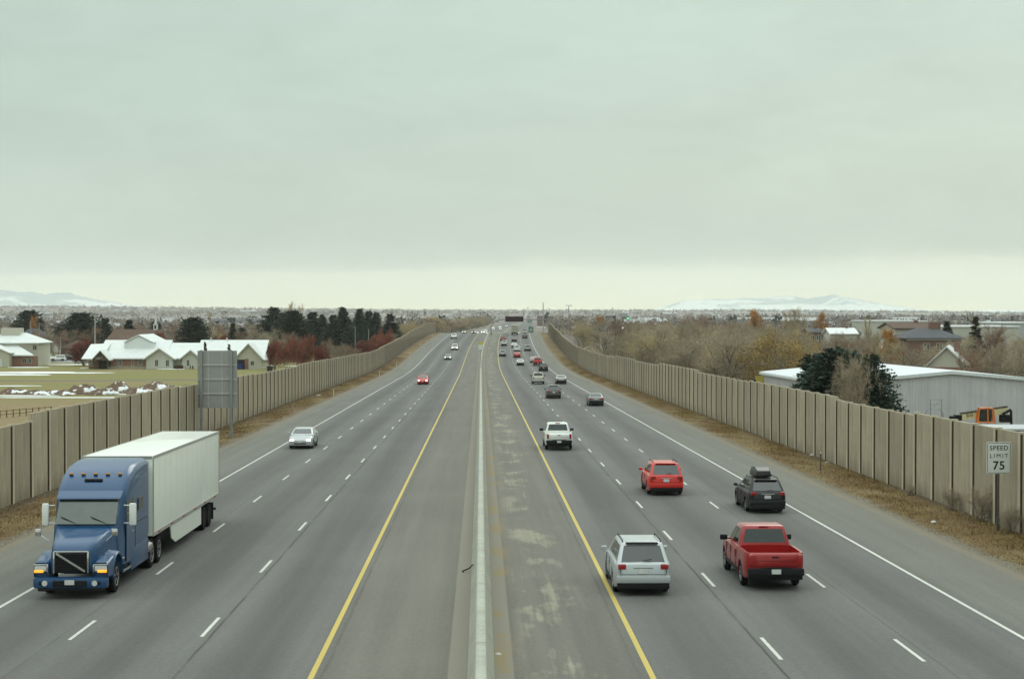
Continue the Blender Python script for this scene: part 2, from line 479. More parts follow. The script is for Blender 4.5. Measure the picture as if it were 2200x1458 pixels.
# verges: gravelly edge then dry grass, slightly uneven
def verge_material():
    m, nt, b = new_mat('dry_verge')
    uv = nt.uv(); u, v, _ = nt.sep(uv)
    au = nt.math('ABSOLUTE', u)
    n = nt.noise(uv, .7, 5, .6); n2 = nt.noise(uv, 9, 4, .75); n3 = nt.noise(uv, .12, 4)
    n4 = nt.noise(nt.mapping(uv, (1, .5, 1)), 2.2, 5, .7)
    grass = nt.mix(nt.maprange(n, .35, .65), (.175, .110, .036), (.120, .074, .028))
    grass = nt.mix(nt.maprange(n4, .50, .66, 0, .75), grass, (.085, .055, .026))
    grass = nt.mix(nt.maprange(n3, .5, .7), grass, (.24, .185, .075))
    grav = nt.mix(nt.maprange(n2, .35, .65), (.22, .20, .15), (.12, .105, .08))
    e = nt.maprange(nt.math('ADD', au, nt.math('MULTIPLY', nt.math('SUBTRACT', n, .5), 1.3)), 19.5, 20.0)
    c = nt.mix(e, grav, grass)
    dirt = nt.maprange(nt.math('ADD', au, nt.math('MULTIPLY', nt.math('SUBTRACT', n, .5), 1.2)), 22.1, 22.6)
    c = nt.mix(nt.math('MULTIPLY', dirt, .8), c, (.065, .05, .035))
    c = nt.mix(nt.maprange(n2, .4, .75, 0, .6), c, nt.mix(.6, c, (.03, .02, .01)))
    nt.L.new(c, b.inputs['Base Color']); b.inputs['Roughness'].default_value = .95
    bump(nt, b, n2, .7, .06)
    return m
M_VERGE = verge_material()
WL, WR = -23.1, 22.8
def verge(sign, edge, wall):
    ys = np.arange(-60, 1000.1, 1.5)
    lat = np.linspace(edge - .25, wall + .5, 11)
    U, Yv = np.meshgrid(lat, ys)
    t = (U - edge) / (wall - edge)
    Z = np.interp(Yv, _YS, _Z) - .03 + .16 * smooth(0, .6, t) + (np.sin(Yv * .9 + U * 2.1) * .012 + np.sin(Yv * .23 - U * 1.3) * .02) * smooth(.1, .4, t) - .10 * (t < .0)
    X = sign * U + np.interp(Yv, _YS, _XS)
    i = np.arange(U.size).reshape(U.shape)
    Fq = np.stack([i[:-1, :-1], i[:-1, 1:], i[1:, 1:], i[1:, :-1]], -1).reshape(-1, 4)
    if sign < 0: Fq = Fq[:, ::-1]
    tag(np_mesh('verge', np.stack([X, Yv, Z], -1).reshape(-1, 3), Fq, M_VERGE, uv=np.stack([sign * U, Yv], -1).reshape(-1, 2), smooth_shade=True), kind='structure')
verge(-1, 18.9, 23.1); verge(1, 19.1, 22.8)

def grass_material():
    m, nt, b = new_mat('dry_grass')
    o = nt.obj(); n = nt.noise(o, .8, 4); n2 = nt.noise(o, 14, 2)
    c = nt.ramp(nt.math('ADD', nt.math('MULTIPLY', n, .6), nt.math('MULTIPLY', n2, .4)), [(.35, (.135, .078, .026)), (.48, (.205, .13, .042)), (.58, (.27, .195, .07)), (.68, (.19, .16, .05))])
    nt.L.new(c, b.inputs['Base Color']); b.inputs['Roughness'].default_value = .9
    return m
M_GRASS = grass_material()
def grass(sign, edge, wall, y0, y1, n, hmin, hmax):
    r = RNG
    t = r.random(n) ** 1.0; Y = y0 + (y1 - y0) * r.random(n) ** 1.6
    lat = edge + .35 + (wall - edge - .45) * t
    keep = (np.sin(Y * .8 + lat * 3) + np.sin(Y * .27 + 1) + r.normal(0, .9, n)) > -.9
    Y, lat = Y[keep], lat[keep]; n = len(Y)
    X = sign * lat + np.interp(Y, _YS, _XS)
    tt = (lat - edge) / (wall - edge)
    Z = np.interp(Y, _YS, _Z) - .06 + .16 * smooth(0, .6, tt)
    a = r.random(n) * 2 * PI; hh = (hmin + (hmax - hmin) * r.random(n)) * (.45 + .55 * smooth(.05, .4, tt)); wd = .012 + .02 * r.random(n)
    lean = r.normal(0, .6, (n, 2)) * hh[:, None]
    B = np.stack([X, Y, Z], -1); d = np.stack([np.cos(a), np.sin(a), 0 * a], -1) * wd[:, None]
    T = B + np.concatenate([lean, hh[:, None]], 1)
    V = np.stack([B - d, B + d, T], 1).reshape(-1, 3)
    o = np_mesh('grass', V, np.arange(3 * n).reshape(-1, 3), M_GRASS)
    tag(o, kind='stuff')
grass(-1, 18.9, 23.1, 50, 420, 110000, .04, .17)
grass(1, 19.1, 22.8, 50, 420, 110000, .04, .17)

# ------------------------------------------------------------------ median barrier
def concrete_material(name, c, streak=.5):
    m, nt, b = new_mat(name)
    o = nt.obj(); x, y, z = nt.sep(o)
    n = nt.noise(o, .45, 5, .6); n2 = nt.noise(o, 12, 4, .7); n3 = nt.noise(nt.mapping(o, (1, 1, .12)), 2.6, 5, .65)
    f = nt.maprange(n, .3, .7, .85, 1.12)
    f = nt.math('MULTIPLY', f, nt.maprange(n2, .3, .7, .9, 1.1))
    g = nt.n('ShaderNodeCombineXYZ')
    for i in range(3): nt.L.new(f, g.inputs[i])
    cc = nt.mix(1.0, c, g.outputs[0], 'MULTIPLY')
    cc = nt.mix(nt.maprange(n3, .5, .75, 0, streak), cc, tuple(q * .55 for q in c))
    nt.L.new(cc, b.inputs['Base Color']); b.inputs['Roughness'].default_value = .9
    bump(nt, b, n2, .3, .01)
    return m
M_CONC = concrete_material('barrier_concrete', (.35, .355, .30))
bar_prof = [(-.34, -.05), (-.34, .08), (-.20, .36), (-.13, 1.02), (-.11, 1.05), (.11, 1.05), (.13, 1.02), (.20, .36), (.34, .08), (.34, -.05)]
bo = strip('concrete_barrier', bar_prof, M_CONC, y0=-40, y1=1400)
tag(bo, 'long pale concrete barrier dividing the two directions of the freeway', 'barrier')
M_SEAL = pmat('joint_filler', (.06, .055, .05), .9)
yj = 30.0
while yj < 330:
    jm = MB()
    for a, b2 in zip(bar_prof[:-1], bar_prof[1:]):
        jm.quad((a[0] * 1.012, yj, rz(yj) + a[1] + .003), (b2[0] * 1.012, yj, rz(yj) + b2[1] + .003), (b2[0] * 1.012, yj + .03, rz(yj) + b2[1] + .003), (a[0] * 1.012, yj + .03, rz(yj) + a[1] + .003))
    jm.build('joint', M_SEAL, bo)
    yj += 9.2

# ------------------------------------------------------------------ noise walls
def wall_material():
    m, nt, b = new_mat('raked_precast')
    o = nt.obj(); rnd = nt.rand()
    rk = nt.noise(nt.mapping(o, (9, 9, .9)), 1.0, 3, .6)          # raked vertical texture
    st = nt.noise(nt.mapping(o, (1.6, 1.6, .10)), 1.0, 5, .65)    # rain streaks
    bl = nt.noise(o, .35, 5, .6)
    gr = nt.noise(o, 18, 3, .7)
    c = nt.mix(nt.maprange(bl, .35, .65), (.335, .287, .200), (.40, .348, .250))
    f = nt.math('MULTIPLY', nt.maprange(rk, .3, .7, .78, 1.2), nt.maprange(gr, .3, .7, .85, 1.15))
    f = nt.math('MULTIPLY', f, nt.maprange(rnd, 0, 1, .88, 1.1))
    g = nt.n('ShaderNodeCombineXYZ')
    for i in range(3): nt.L.new(f, g.inputs[i])
    c = nt.mix(1.0, c, g.outputs[0], 'MULTIPLY')
    c = nt.mix(nt.maprange(st, .50, .72, 0, .5), c, (.15, .118, .075))
    w2 = nt.noise(nt.mapping(nt.n('ShaderNodeNewGeometry').outputs['Position'], (.3, .05, .12)), 1.0, 5, .6)
    c = nt.mix(nt.maprange(w2, .45, .70, 0, .45), c, (.20, .165, .115))
    zz = nt.sep(o)[2]
    spl = nt.math('MULTIPLY', nt.maprange(nt.math('ADD', zz, nt.math('MULTIPLY', st, -1.2)), -.1, .9, 1, 0), .55)
    c = nt.mix(spl, c, (.12, .092, .058))
    nt.L.new(c, b.inputs['Base Color']); b.inputs['Roughness'].default_value = .95
    bump(nt, b, rk, .6, .03)
    return m
M_WALL = wall_material()
M_POST = concrete_material('wall_post_concrete', (.46, .41, .30), .3)
M_RUST_BROWN = pmat('joint_brown', (.085, .056, .034), .9, .3, 2)
M_CAP = concrete_material('wall_cap_concrete', (.42, .40, .32), .2)
def noise_wall(name, label, X, sign, y0, y1, bay, steps, short=()):
    """sign = +1: road lies on the -x side. Panels between posts, tops step in groups."""
    wl = thing(name, label, 'noise wall', (X, 0, 0))
    ys = [y0]
    k = 0
    while ys[-1] < y1:
        ys.append(ys[-1] + (2.25 if k in short else bay)); k += 1
    rest_p, rest_q, rest_j = MB(), MB(), MB()
    first = 0
    top = None
    for i in range(len(ys) - 1):
        a, b = ys[i], ys[i + 1]; m = (a + b) / 2
        off = xo(m); base = rz(m) - .5
        hgt = 4.35 + steps(m)
        T = rz(m) + hgt
        ta, tb = rz(a) + hgt, rz(b) + hgt
        near = i < 100
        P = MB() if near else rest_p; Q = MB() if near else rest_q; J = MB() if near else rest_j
        xa, xb = xo(a), xo(b)
        s = sign
        # panel: front face at 0, back at .22 ; leaves a groove on the near side of the next post
        g0, g1 = (.0, .14)
        P.loft([[(xa, a + g0 + .17, base), (xa + s * .2, a + g0 + .17, base), (xa + s * .2, a + g0 + .17, ta), (xa, a + g0 + .17, ta)],
                [(xb, b - g1 - .085, base), (xb + s * .2, b - g1 - .085, base), (xb + s * .2, b - g1 - .085, tb), (xb, b - g1 - .085, tb)]])
        # post stands proud of the panels
        Q.box((xb - s * .02 + s * .11, b, (base + tb + .05) / 2), (.34, .30, tb + .05 - base))
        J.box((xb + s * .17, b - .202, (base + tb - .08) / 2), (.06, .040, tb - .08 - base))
        J.box((xb + s * .095, b - .1655, (base + tb - .04) / 2), (.33, .025, tb - .04 - base))  # thin dark brown plate that darkens the near face of the post
        if near:
            c = ((xa + xb) / 2, m, base)
            for mb_, nm, mt in ((P, 'panel', M_WALL), (Q, 'post', M_POST), (J, 'joint', M_RUST_BROWN)):
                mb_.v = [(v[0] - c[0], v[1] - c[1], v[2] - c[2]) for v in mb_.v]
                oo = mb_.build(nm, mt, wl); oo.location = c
    if rest_p.v:
        tag(rest_p.build('panel', M_WALL, wl), kind='stuff'); tag(rest_q.build('post', M_POST, wl), kind='stuff'); tag(rest_j.build('joint', M_RUST_BROWN, wl), kind='stuff')
    return wl
def steps_right(Y):
    s = [0, .12, -.10, .1, .0, .22, -.05, .15, -.12]
    e = (0.0 if Y < 82.5 else (-.12 if Y < 100 else (s[int(Y / 34) % 9])))
    return e + .25 * float(smooth(420, 520, Y))
def steps_left(Y):
    s = [.05, -.08, .10, 0, -.1, .12, .02]
    return s[int(Y / 41) % 7] + (-.25 if Y < 84 else 0)
noise_wall('noise_wall', 'tan precast noise wall on the verge behind the speed limit sign', WR, 1, 47.7, 640, 3.3, steps_right, short=(11,))
noise_wall('noise_wall', 'tan precast noise wall between the blue truck and the playing field', WL, -1, 49.5, 660, 3.36, steps_left)
# ------------------------------------------------------------------ vehicles
def glass_mat(name, c, rough=.06):
    if name in _MC: return _MC[name]
    m, nt, b = new_mat(name)
    n = nt.noise(nt.obj(), 3, 3)
    nt.L.new(nt.mix(nt.maprange(n, .3, .7), c, tuple(q * 1.5 for q in c)), b.inputs['Base Color'])
    b.inputs['Roughness'].default_value = rough; b.inputs['Specular IOR Level'].default_value = .9
    _MC[name] = m
    return m
M_GLASS = glass_mat('car_glass', (.010, .017, .017), .03)
M_TYRE = pmat('tyre_rubber', (.012, .012, .013), .9, .3, 6, spec=.1)
M_RIM = pmat('alloy_rim', (.35, .35, .36), .35, .1, 6, metal=.9)
M_TRIM = pmat('black_trim', (.012, .012, .014), .6, .2, 6, spec=.15)
M_CHROME = pmat('chrome', (.6, .6, .6), .15, .05, 6, metal=1)
M_TAIL = pmat('tail_lamp_red', (.30, .012, .012), .2, .1, 8, coat=.6)
M_LENS = pmat('clear_lamp', (.55, .57, .57), .12, .1, 8, coat=.6)
M_PLATE = pmat('plate_white', (.55, .56, .54), .4, .15, 9)
M_HEADLIT = emat('headlight_on', (1.0, .97, .85), 5.0)
M_AMBER = emat('amber_lamp_on', (1.0, .34, .02), 1.3)
M_BRAKE = emat('tail_lamp_lit', (.8, .06, .03), .5)

SPEC = {
 # L, W, H, wheel radius, rear axle, front axle, bottom z, deck profile [(y,z)], belt (yr, yf), roof (yr, yf), belt inset
 'sedan':  dict(L=4.75, W=1.82, H=1.45, r=.33, ra=-1.40, fa=1.42, zb=.20, deck=[(-2.375, .90), (-2.25, 1.01), (-1.7, 1.05), (.95, .98), (1.7, .88), (2.2, .76), (2.375, .62)], belt=(-1.95, 1.15), roof=(-1.05, .20)),
 'suv':    dict(L=4.72, W=1.90, H=1.70, r=.36, ra=-1.36, fa=1.42, zb=.24, deck=[(-2.36, 1.02), (-2.25, 1.08), (-1.7, 1.09), (1.0, 1.06), (1.8, 1.00), (2.2, .92), (2.36, .75)], belt=(-2.27, 1.20), roof=(-1.88, .30)),
 'wagon':  dict(L=4.80, W=1.84, H=1.58, r=.34, ra=-1.38, fa=1.44, zb=.22, deck=[(-2.4, .93), (-2.28, 1.02), (-1.7, 1.03), (1.0, 1.0), (1.8, .92), (2.25, .80), (2.4, .66)], belt=(-2.32, 1.20), roof=(-1.85, .25)),
 'van':    dict(L=5.10, W=1.98, H=1.78, r=.34, ra=-1.52, fa=1.52, zb=.20, deck=[(-2.55, .98), (-2.42, 1.04), (-1.7, 1.05), (1.4, 1.0), (2.1, .9), (2.4, .8), (2.55, .66)], belt=(-2.46, 1.75), roof=(-2.2, .55)),
 'pickup': dict(L=5.75, W=2.02, H=1.90, r=.40, ra=-1.72, fa=1.90, zb=.36, deck=[(-2.875, 1.20), (-2.8, 1.24), (-1.0, 1.24), (-.6, 1.22), (1.2, 1.20), (2.0, 1.17), (2.65, 1.10), (2.875, .95)], belt=(-.80, 1.42), roof=(-.62, .62), bed=(-2.79, -.98)),
}
def interp(pts, y):
    return float(np.interp(y, [p[0] for p in pts], [p[1] for p in pts]))

def car_body(S, m_paint, parent):
    L, W, r, zb = S['L'], S['W'], S['r'], S['zb']
    bed = S.get('bed')
    ar = r * 1.20
    ys = set([-L / 2, -L / 2 + .05, -L / 2 + .14, -L / 2 + .35, L / 2, L / 2 - .06, L / 2 - .18, L / 2 - .45])
    ys |= set(np.linspace(-L / 2 + .5, L / 2 - .6, 16))
    for c in (S['ra'], S['fa']):
        for k in range(9): ys.add(c - ar * math.cos(PI * k / 8))
        ys.add(c - ar - .015); ys.add(c + ar + .015)
    if bed:
        ys |= {bed[0] - .005, bed[0] + .005, bed[1] - .005, bed[1] + .005}
    ys = sorted(ys)
    # drop near-duplicates
    q = [ys[0]]
    for y in ys[1:]:
        if y - q[-1] > .004: q.append(y)
    rings = []
    for y in q:
        dr, df = y + L / 2, L / 2 - y
        w = W / 2 * min(1, .87 + .13 * min(1, (dr / .35)) ** .5) * min(1, .80 + .20 * min(1, df / .75) ** .5)
        z = interp(S['deck'], y)
        bot = zb + .12 * max(0, 1 - dr / .3) + .06 * max(0, 1 - df / .3)
        arch = 0
        for c in (S['ra'], S['fa']):
            if abs(y - c) < ar: arch = max(arch, r + math.sqrt(ar * ar - (y - c) ** 2) * .98)
        sill = max(bot, arch)
        zm = max(.55 * z + .1, sill + .05)
        crown = .035
        zi = zx = z + crown
        xin = .72
        if bed and bed[0] < y < bed[1]:
            half = [(0, sill), (w * .80, sill), (w * .95, sill), (w * .985, sill + .06 if not arch else sill + .01), (w, zm), (w * .99, z - .12), (w * .965, z), (w * .88, z), (w * .87, .78), (0, .78)]
        else:
            half = [(0, sill), (w * .80, sill), (w * .95, sill), (w * .985, sill + .06 if not arch else sill + .01), (w, zm), (w * .975, z - .12), (w * .94, z - .03), (w * .89, z + .005), (w * .70, z + crown * .7), (0, z + crown)]
            if bed and y <= bed[0]:
                half[7] = (w * .92, z); half[8] = (w * .70, z); half[9] = (0, z)
        ring = [(x, y, zz) for x, zz in half] + [(-x, y, zz) for x, zz in half[-2:0:-1]]
        rings.append(ring)
    # bulged end caps
    def cap_ring(ring, dy):
        zs = [p[2] for p in ring]; zc = (min(zs) + max(zs)) / 2
        return [(p[0] * .86, p[1] + dy, zc + (p[2] - zc) * .90) for p in ring]
    rings = [cap_ring(rings[0], -.035)] + rings + [cap_ring(rings[-1], .05)]
    mb = MB(); mb.loft(rings)
    # greenhouse
    (br, bf), (rr, rf) = S['belt'], S['roof']
    zbelt = interp(S['deck'], (br + bf) / 2) + .0
    Ht = S['H']; wb, wr_ = W / 2 * .90, W / 2 * .73
    def level(t):
        return (wb + (wr_ - wb) * t, br + (rr - br) * t, bf + (rf - bf) * t, zbelt + (Ht - .07 - zbelt) * t)
    def rrect(wx, y0, y1, z, rad, sag=0):
        pts = []
        for cx, cy, a0 in ((wx - rad, y1 - rad, 0), (-(wx - rad), y1 - rad, 90), (-(wx - rad), y0 + rad, 180), (wx - rad, y0 + rad, 270)):
            for k in range(4):
                a = math.radians(a0 + 30 * k); pts.append((cx + rad * math.cos(a), cy + rad * math.sin(a), z))
        return pts
    lv = []
    for t in (-.12, 0, .5, 1.0):
        wx, y0, y1, z = level(t); lv.append(rrect(wx, y0, y1, z, .10))
    wx, y0, y1, z = level(1.0)
    lv.append(rrect(wx - .035, y0 + .04, y1 - .06, z + .035, .10)); lv.append(rrect(wx - .11, y0 + .14, y1 - .2, z + .058, .10)); lv.append(rrect(wx - .35, y0 + .4, y1 - .45, z + .07, .08))
    mb.loft(lv)
    bo = mb.build('body', m_paint, parent, 48)
    return level

def face_quad(mb, pts, off):
    a, b, c, d = [Vector(p) for p in pts]
    n = (b - a).cross(d - a).normalized()
    o = n * off
    inn = -n * .02
    ring0 = [p + o for p in (a, b, c, d)]; ring1 = [p + inn for p in (a, b, c, d)]
    mb.loft([ring1, ring0])

def make_wheel(parent, x, y, r, wd, side, rim_mat=None, rim=True):
    mb = MB()
    mb.lathe_x([(-wd / 2 + .02, r * .62), (-wd / 2, r * .80), (-wd / 2 + .02, r * .95), (-wd / 2 + .05, r), (wd / 2 - .05, r), (wd / 2 - .02, r * .95), (wd / 2, r * .80), (wd / 2 - .02, r * .62)], (0, 0, 0), 24)
    wo = mb.build('wheel', M_TYRE, parent, 30); wo.location = (x, y, r)
    if not rim: return wo
    rm = MB()
    s = side
    rm.lathe_x([(s * (wd / 2 - .09), r * .60), (s * (wd / 2 - .01), r * .63), (s * (wd / 2 - .012), r * .56), (s * (wd / 2 - .05), r * .52), (s * (wd / 2 - .055), r * .2), (s * (wd / 2 - .02), r * .16), (s * (wd / 2 - .02), .001)], (0, 0, 0), 24)
    for k in range(5):
        a = 2 * PI * k / 5
        rot = Matrix.Rotation(a, 3, 'X')
        c = rot @ Vector((s * (wd / 2 - .03), 0, r * .36))
        rm.box(c, (.03, r * .13, r * .44), .006, rot)
    ro = rm.build('rim', rim_mat or M_RIM, wo, 30)
    return wo

def car(kind, m_paint, px, py, oncoming, name, label, group, lights=False, extras=(), bumper=None, plate=True, Y=None, lane=None, detail=True):
    S = SPEC[kind]
    L, W, r = S['L'], S['W'], S['r']
    if Y is None:
        Y, X = road_hit(px, py)
        Y = Y + (L / 2 - .15)                # py marks the near end
        X = X if lane is None else xo(Y) + lane
    else:
        X = xo(Y) + lane
    hd = head(Y); sl = slope(Y)
    z = rz(Y)
    rot = -math.atan(hd) + (PI if oncoming else 0)
    root = thing(name, label, {'sedan': 'car', 'suv': 'suv', 'wagon': 'car', 'van': 'van', 'pickup': 'pickup truck'}[kind], (X, Y, z + .01), rot, group, rotx=math.atan(sl) * (-1 if oncoming else 1))
    level = car_body(S, m_paint, root)
    # glass
    def P(t, fx, end, inset=0):
        wx, y0, y1, zz = level(t)
        return (fx * wx, (y0 if end == 'r' else y1), zz)
    def endquad(end, t0, t1, fx):
        a, b, c, d = P(t0, -fx, end), P(t0, fx, end), P(t1, fx, end), P(t1, -fx, end)
        return (a, b, c, d) if end == 'r' else (b, a, d, c)
    mb = MB(); face_quad(mb, endquad('f', .08, .93, .86), .008); mb.build('windshield', M_GLASS, root)
    lo = .08 if kind != 'suv' else .02
    mb = MB(); face_quad(mb, endquad('r', lo + (.10 if kind == 'pickup' else 0), .90, .84), .008); mb.build('rear_window', M_GLASS, root)
    # side windows
    cuts = {'sedan': [(.16, .50), (.53, .84)], 'suv': [(.05, .27), (.30, .55), (.58, .86)], 'wagon': [(.06, .27), (.30, .56), (.59, .85)], 'van': [(.05, .30), (.33, .58), (.61, .86)], 'pickup': [(.10, .44), (.48, .88)]}[kind]
    for s in (-1, 1):
        for (u0, u1) in cuts:
            def sp(t, u):
                wx, y0, y1, zz = level(t); return (s * wx, y0 + (y1 - y0) * u, zz)
            q = [sp(.12, u0), sp(.12, u1), sp(.90, u1), sp(.90, u0)]
            if s < 0: q = q[::-1]
            mb = MB(); face_quad(mb, q, .008); mb.build('side_window', M_GLASS, root)
    # chassis, bumpers
    mb = MB(); mb.box((0, 0, .27 + (S['zb'] - .2)), (W * .80, L * .93, .26)); mb.build('chassis', M_TRIM, root)
    bm_ = bumper or m_paint
    zb = S['zb']
    mb = MB()
    if kind == 'pickup':
        mb.box((0, -L / 2 - .08, .62), (W * .93, .22, .24), .04); mb.box((0, -L / 2 - .07, .755), (W * .5, .18, .02))
    else:
        mb.box((0, -L / 2 + .02, zb + .30), (W * .93, .22, .26), .07)
    mb.build('rear_bumper', bm_, root, 40)
    mb = MB(); mb.box((0, -L / 2 + .035, zb + (.10 if kind != 'suv' else .14)), (W * .90, .22, .22 if kind != 'suv' else .30), .04); mb.build('rear_valance', M_TRIM, root, 40)
    mb = MB(); mb.box((0, L / 2 - .05, zb + .26), (W * .86, .22, .30), .07); mb.build('front_bumper', bm_, root, 40)
    zg = interp(S['deck'], L / 2 - .02) - .02
    mb = MB(); mb.box((0, L / 2 + .005, zg - .07), (W * .46, .06, .16), .02)
    for k in range(3): mb.box((0, L / 2 + .045, zg - .12 + .05 * k), (W * .42, .012, .014))
    mb.box((0, L / 2 + .035, zb + .20), (W * .5, .06, .10), .02); mb.build('grille', M_TRIM, root)
    # lamps
    hl = M_HEADLIT if lights else M_LENS
    for s in (-1, 1):
        mb = MB(); rot3 = Matrix.Rotation(s * .5, 3, 'Z') if False else None
        zz = interp(S['deck'], L / 2 - .25) - (.14 if kind != 'pickup' else .18)
        mb.box((s * W * .335, L / 2 - .055, zz), (W * .16, .20, .13 if kind != 'pickup' else .19), .03); mb.build('headlight', hl, root, 40)
        mb = MB()
        if kind == 'pickup': mb.box((s * W * .405, -L / 2 - .01, 1.02), (.15, .10, .34), .02)
        elif kind == 'sedan': mb.box((s * W * .33, -L / 2 + .01, .83), (.34, .14, .15), .03)
        elif kind in ('suv', 'wagon'): mb.box((s * W * .365, -L / 2 + .015, .95), (.26, .15, .17), .03)
        else: mb.box((s * W * .42, -L / 2 + .06, 1.1), (.13, .12, .42), .02)
        mb.build('taillight', M_TAIL, root, 40)
        # mirrors
        mb = MB(); ym = S['belt'][1] - .42; zm = level(0)[3] + .08
        big = 1.35 if kind in ('pickup', 'van') else 1
        mb.box((s * (W / 2 + .10 * big), ym, zm), (.20 * big, .10, .14 * big), .04); mb.box((s * (W / 2 - .02), ym, zm - .04), (.16, .05, .04)); mb.build('mirror', M_TRIM if kind == 'pickup' or 'trim_mirrors' in extras else m_paint, root, 40)
        make_wheel(root, s * (W / 2 - .135), S['ra'], r, .23, s); make_wheel(root, s * (W / 2 - .135), S['fa'], r, .23, s)
    if plate:
        mb = MB()
        pz = {'pickup': .64, 'sedan': .80, 'wagon': .78, 'suv': .80, 'van': .78}[kind]
        mb.box((0, -L / 2 - (.20 if kind == 'pickup' else .04), pz), (.31, .02, .155), .004); mb.build('licence_plate', M_PLATE, root)
        if oncoming:
            mb = MB(); mb.box((0, L / 2 + .07, zb + .32), (.31, .02, .15), .004); mb.build('licence_plate', M_PLATE, root)
    if kind == 'pickup':
        mb = MB(); mb.box((0, -L / 2 - .036, 1.10), (.22, .03, .05), .008); mb.build('tailgate_handle', M_TRIM, root)
        mb = MB(); mb.box((0, S['roof'][0] - .0, S['H'] - .045), (.34, .06, .05), .01); mb.build('brake_lamp', M_TAIL, root)
    if kind in ('suv', 'wagon', 'van'):
        for s in (-1, 1):
            mb = MB()
            x = s * W / 2 * .66
            mb.tube([(x, S['roof'][0] + .12, S['H'] - .02), (x, S['roof'][0] + .2, S['H'] + .045), (x, S['roof'][1] - .3, S['H'] + .045), (x, S['roof'][1] - .2, S['H'] - .02)], .018, 6)
            mb.build('roof_rail', M_TRIM if 'black_rails' in extras or 'roof_box' in extras else M_CHROME, root, 50)
        mb = MB(); mb.box((0, S['roof'][0] + .02, S['H'] - .035), (W * .56, .24, .035), .012); mb.build('rear_spoiler', m_paint if 'dark_spoiler' not in extras else M_TRIM, root, 40)
        mb = MB(); mb.tube([(0, S['belt'][0] - .03, level(.12)[3]), (.28, S['belt'][0] - .01, level(.2)[3])], .012, 5); mb.build('rear_wiper', M_TRIM, root)
    if kind in ('suv', 'wagon', 'sedan', 'van'):
        # handle strip
        mb = MB(); mb.box((0, -L / 2 - .036, .92 if kind != 'sedan' else .93), (W * .34, .03, .035), .01); mb.build('boot_trim', M_CHROME, root)
    if detail:
        # shut lines of the boot or tailgate, door seams and sill strips
        mb = MB(); zd = interp(S['deck'], -L / 2 + .05)
        zt0 = S['zb'] + .46 if kind != 'pickup' else .80
        for s in (-1, 1): mb.box((s * W * .40, -L / 2 - .032, (zt0 + zd) / 2), (.014, .02, zd - zt0 - .06))
        mb.box((0, -L / 2 - .032, zt0), (W * .80, .02, .014))
        if kind == 'pickup': mb.box((0, -L / 2 - .034, zt0 + (zd - zt0) * .42), (W * .66, .012, .012))
        mb.build('tailgate_seam', M_TRIM, root)
        for s in (-1, 1):
            for yy in ((-.25, .85) if kind != 'pickup' else (-.72, .32, 1.25)):
                mb = MB(); mb.box((s * (W / 2 - .004), yy, S['zb'] + .48), (.02, .014, .56)); mb.build('door_seam', M_TRIM, root)
            mb = MB(); mb.box((s * (W / 2 - .01), (S['ra'] + S['fa']) / 2, S['zb'] + .12), (.05, S['fa'] - S['ra'] - 2.5 * r, .13), .02); mb.build('sill_trim', M_TRIM, root)
            for yy in ((.62,) if kind != 'pickup' else (.2, 1.15)):
                mb = MB(); mb.box((s * (W / 2 + .002), yy - .65, interp(S['deck'], 0) - .2), (.03, .17, .03), .01); mb.build('door_handle', m_paint, root)
    if 'roof_box' in extras:
        rb = MB(); rings = []
        for (y, w_, z0, z1) in ((-1.15, .26, .10, .22), (-1.08, .36, .06, .34), (-.6, .41, .05, .50), (.3, .42, .05, .46), (.75, .36, .06, .28), (.9, .22, .10, .18)):
            rings.append([(w_, y - .2, S['H'] + z0), (w_, y - .2, S['H'] + (z0 + z1) / 2), (w_ * .8, y - .2, S['H'] + z1), (-w_ * .8, y - .2, S['H'] + z1), (-w_, y - .2, S['H'] + (z0 + z1) / 2), (-w_, y - .2, S['H'] + z0)])
        rb.loft(rings); ro = rb.build('roof_box', paint('cargo_box', (.012, .013, .015), rough=.4, grime=.1, coat=.15), None, 35)
        ro.location = root.location; ro.rotation_euler = root.rotation_euler
        tag(ro, 'glossy black cargo box strapped on the roof of the black estate car', 'cargo box')
    return root

P_WHITE = paint('white', (.72, .74, .70)); P_SILVER = paint('silver', (.43, .46, .47), metal=.25); P_RED = paint('red', (.46, .010, .006), grime=.2); P_DRED = paint('dark_red', (.27, .006, .006), grime=.2)
P_BLACK = paint('black', (.007, .008, .010), rough=.4, grime=.08, coat=.12); P_GREY = paint('grey', (.16, .165, .165), metal=.3); P_BROWN = paint('brown', (.085, .075, .070), metal=.3); P_PURP = paint('plum', (.07, .05, .06), metal=.3)
P_MAROON = paint('bright_red', (.56, .016, .007), grime=.2); P_LGREY = paint('pale_grey', (.36, .38, .37), metal=.3); P_TAN = paint('warm_white', (.52, .49, .42))
GR, GL = 'vehicles driving away on the freeway', 'vehicles driving towards the bridge on the freeway'

car('suv', P_SILVER, 1381, 1278, False, 'suv', 'silver grey suv with a pale roof beside the yellow line', GR, bumper=P_SILVER, extras=('black_rails', 'dark_spoiler'))
car('pickup', P_DRED, 1664, 1266, False, 'pickup_truck', 'dark red pickup with an open bed and white plate, beside the silver suv', GR, bumper=M_TRIM)
car('wagon', P_BLACK, 1648, 1102, False, 'estate_car', 'black estate car carrying a cargo box on its roof, ahead of the dark red pickup', GR, extras=('roof_box',))
car('suv', P_MAROON, 1431, 1064, False, 'suv', 'bright red suv with a white plate in the middle lane behind the white pickup', GR, bumper=P_MAROON, extras=('black_rails',))
car('pickup', P_WHITE, 1201, 967, False, 'pickup_truck', 'clean white pickup with large black mirrors close to the yellow line', GR, bumper=M_TRIM)
car('sedan', P_GREY, 1281, 872, False, 'sedan', 'dark grey sedan low to the road in the outer lane', GR, bumper=M_TRIM)
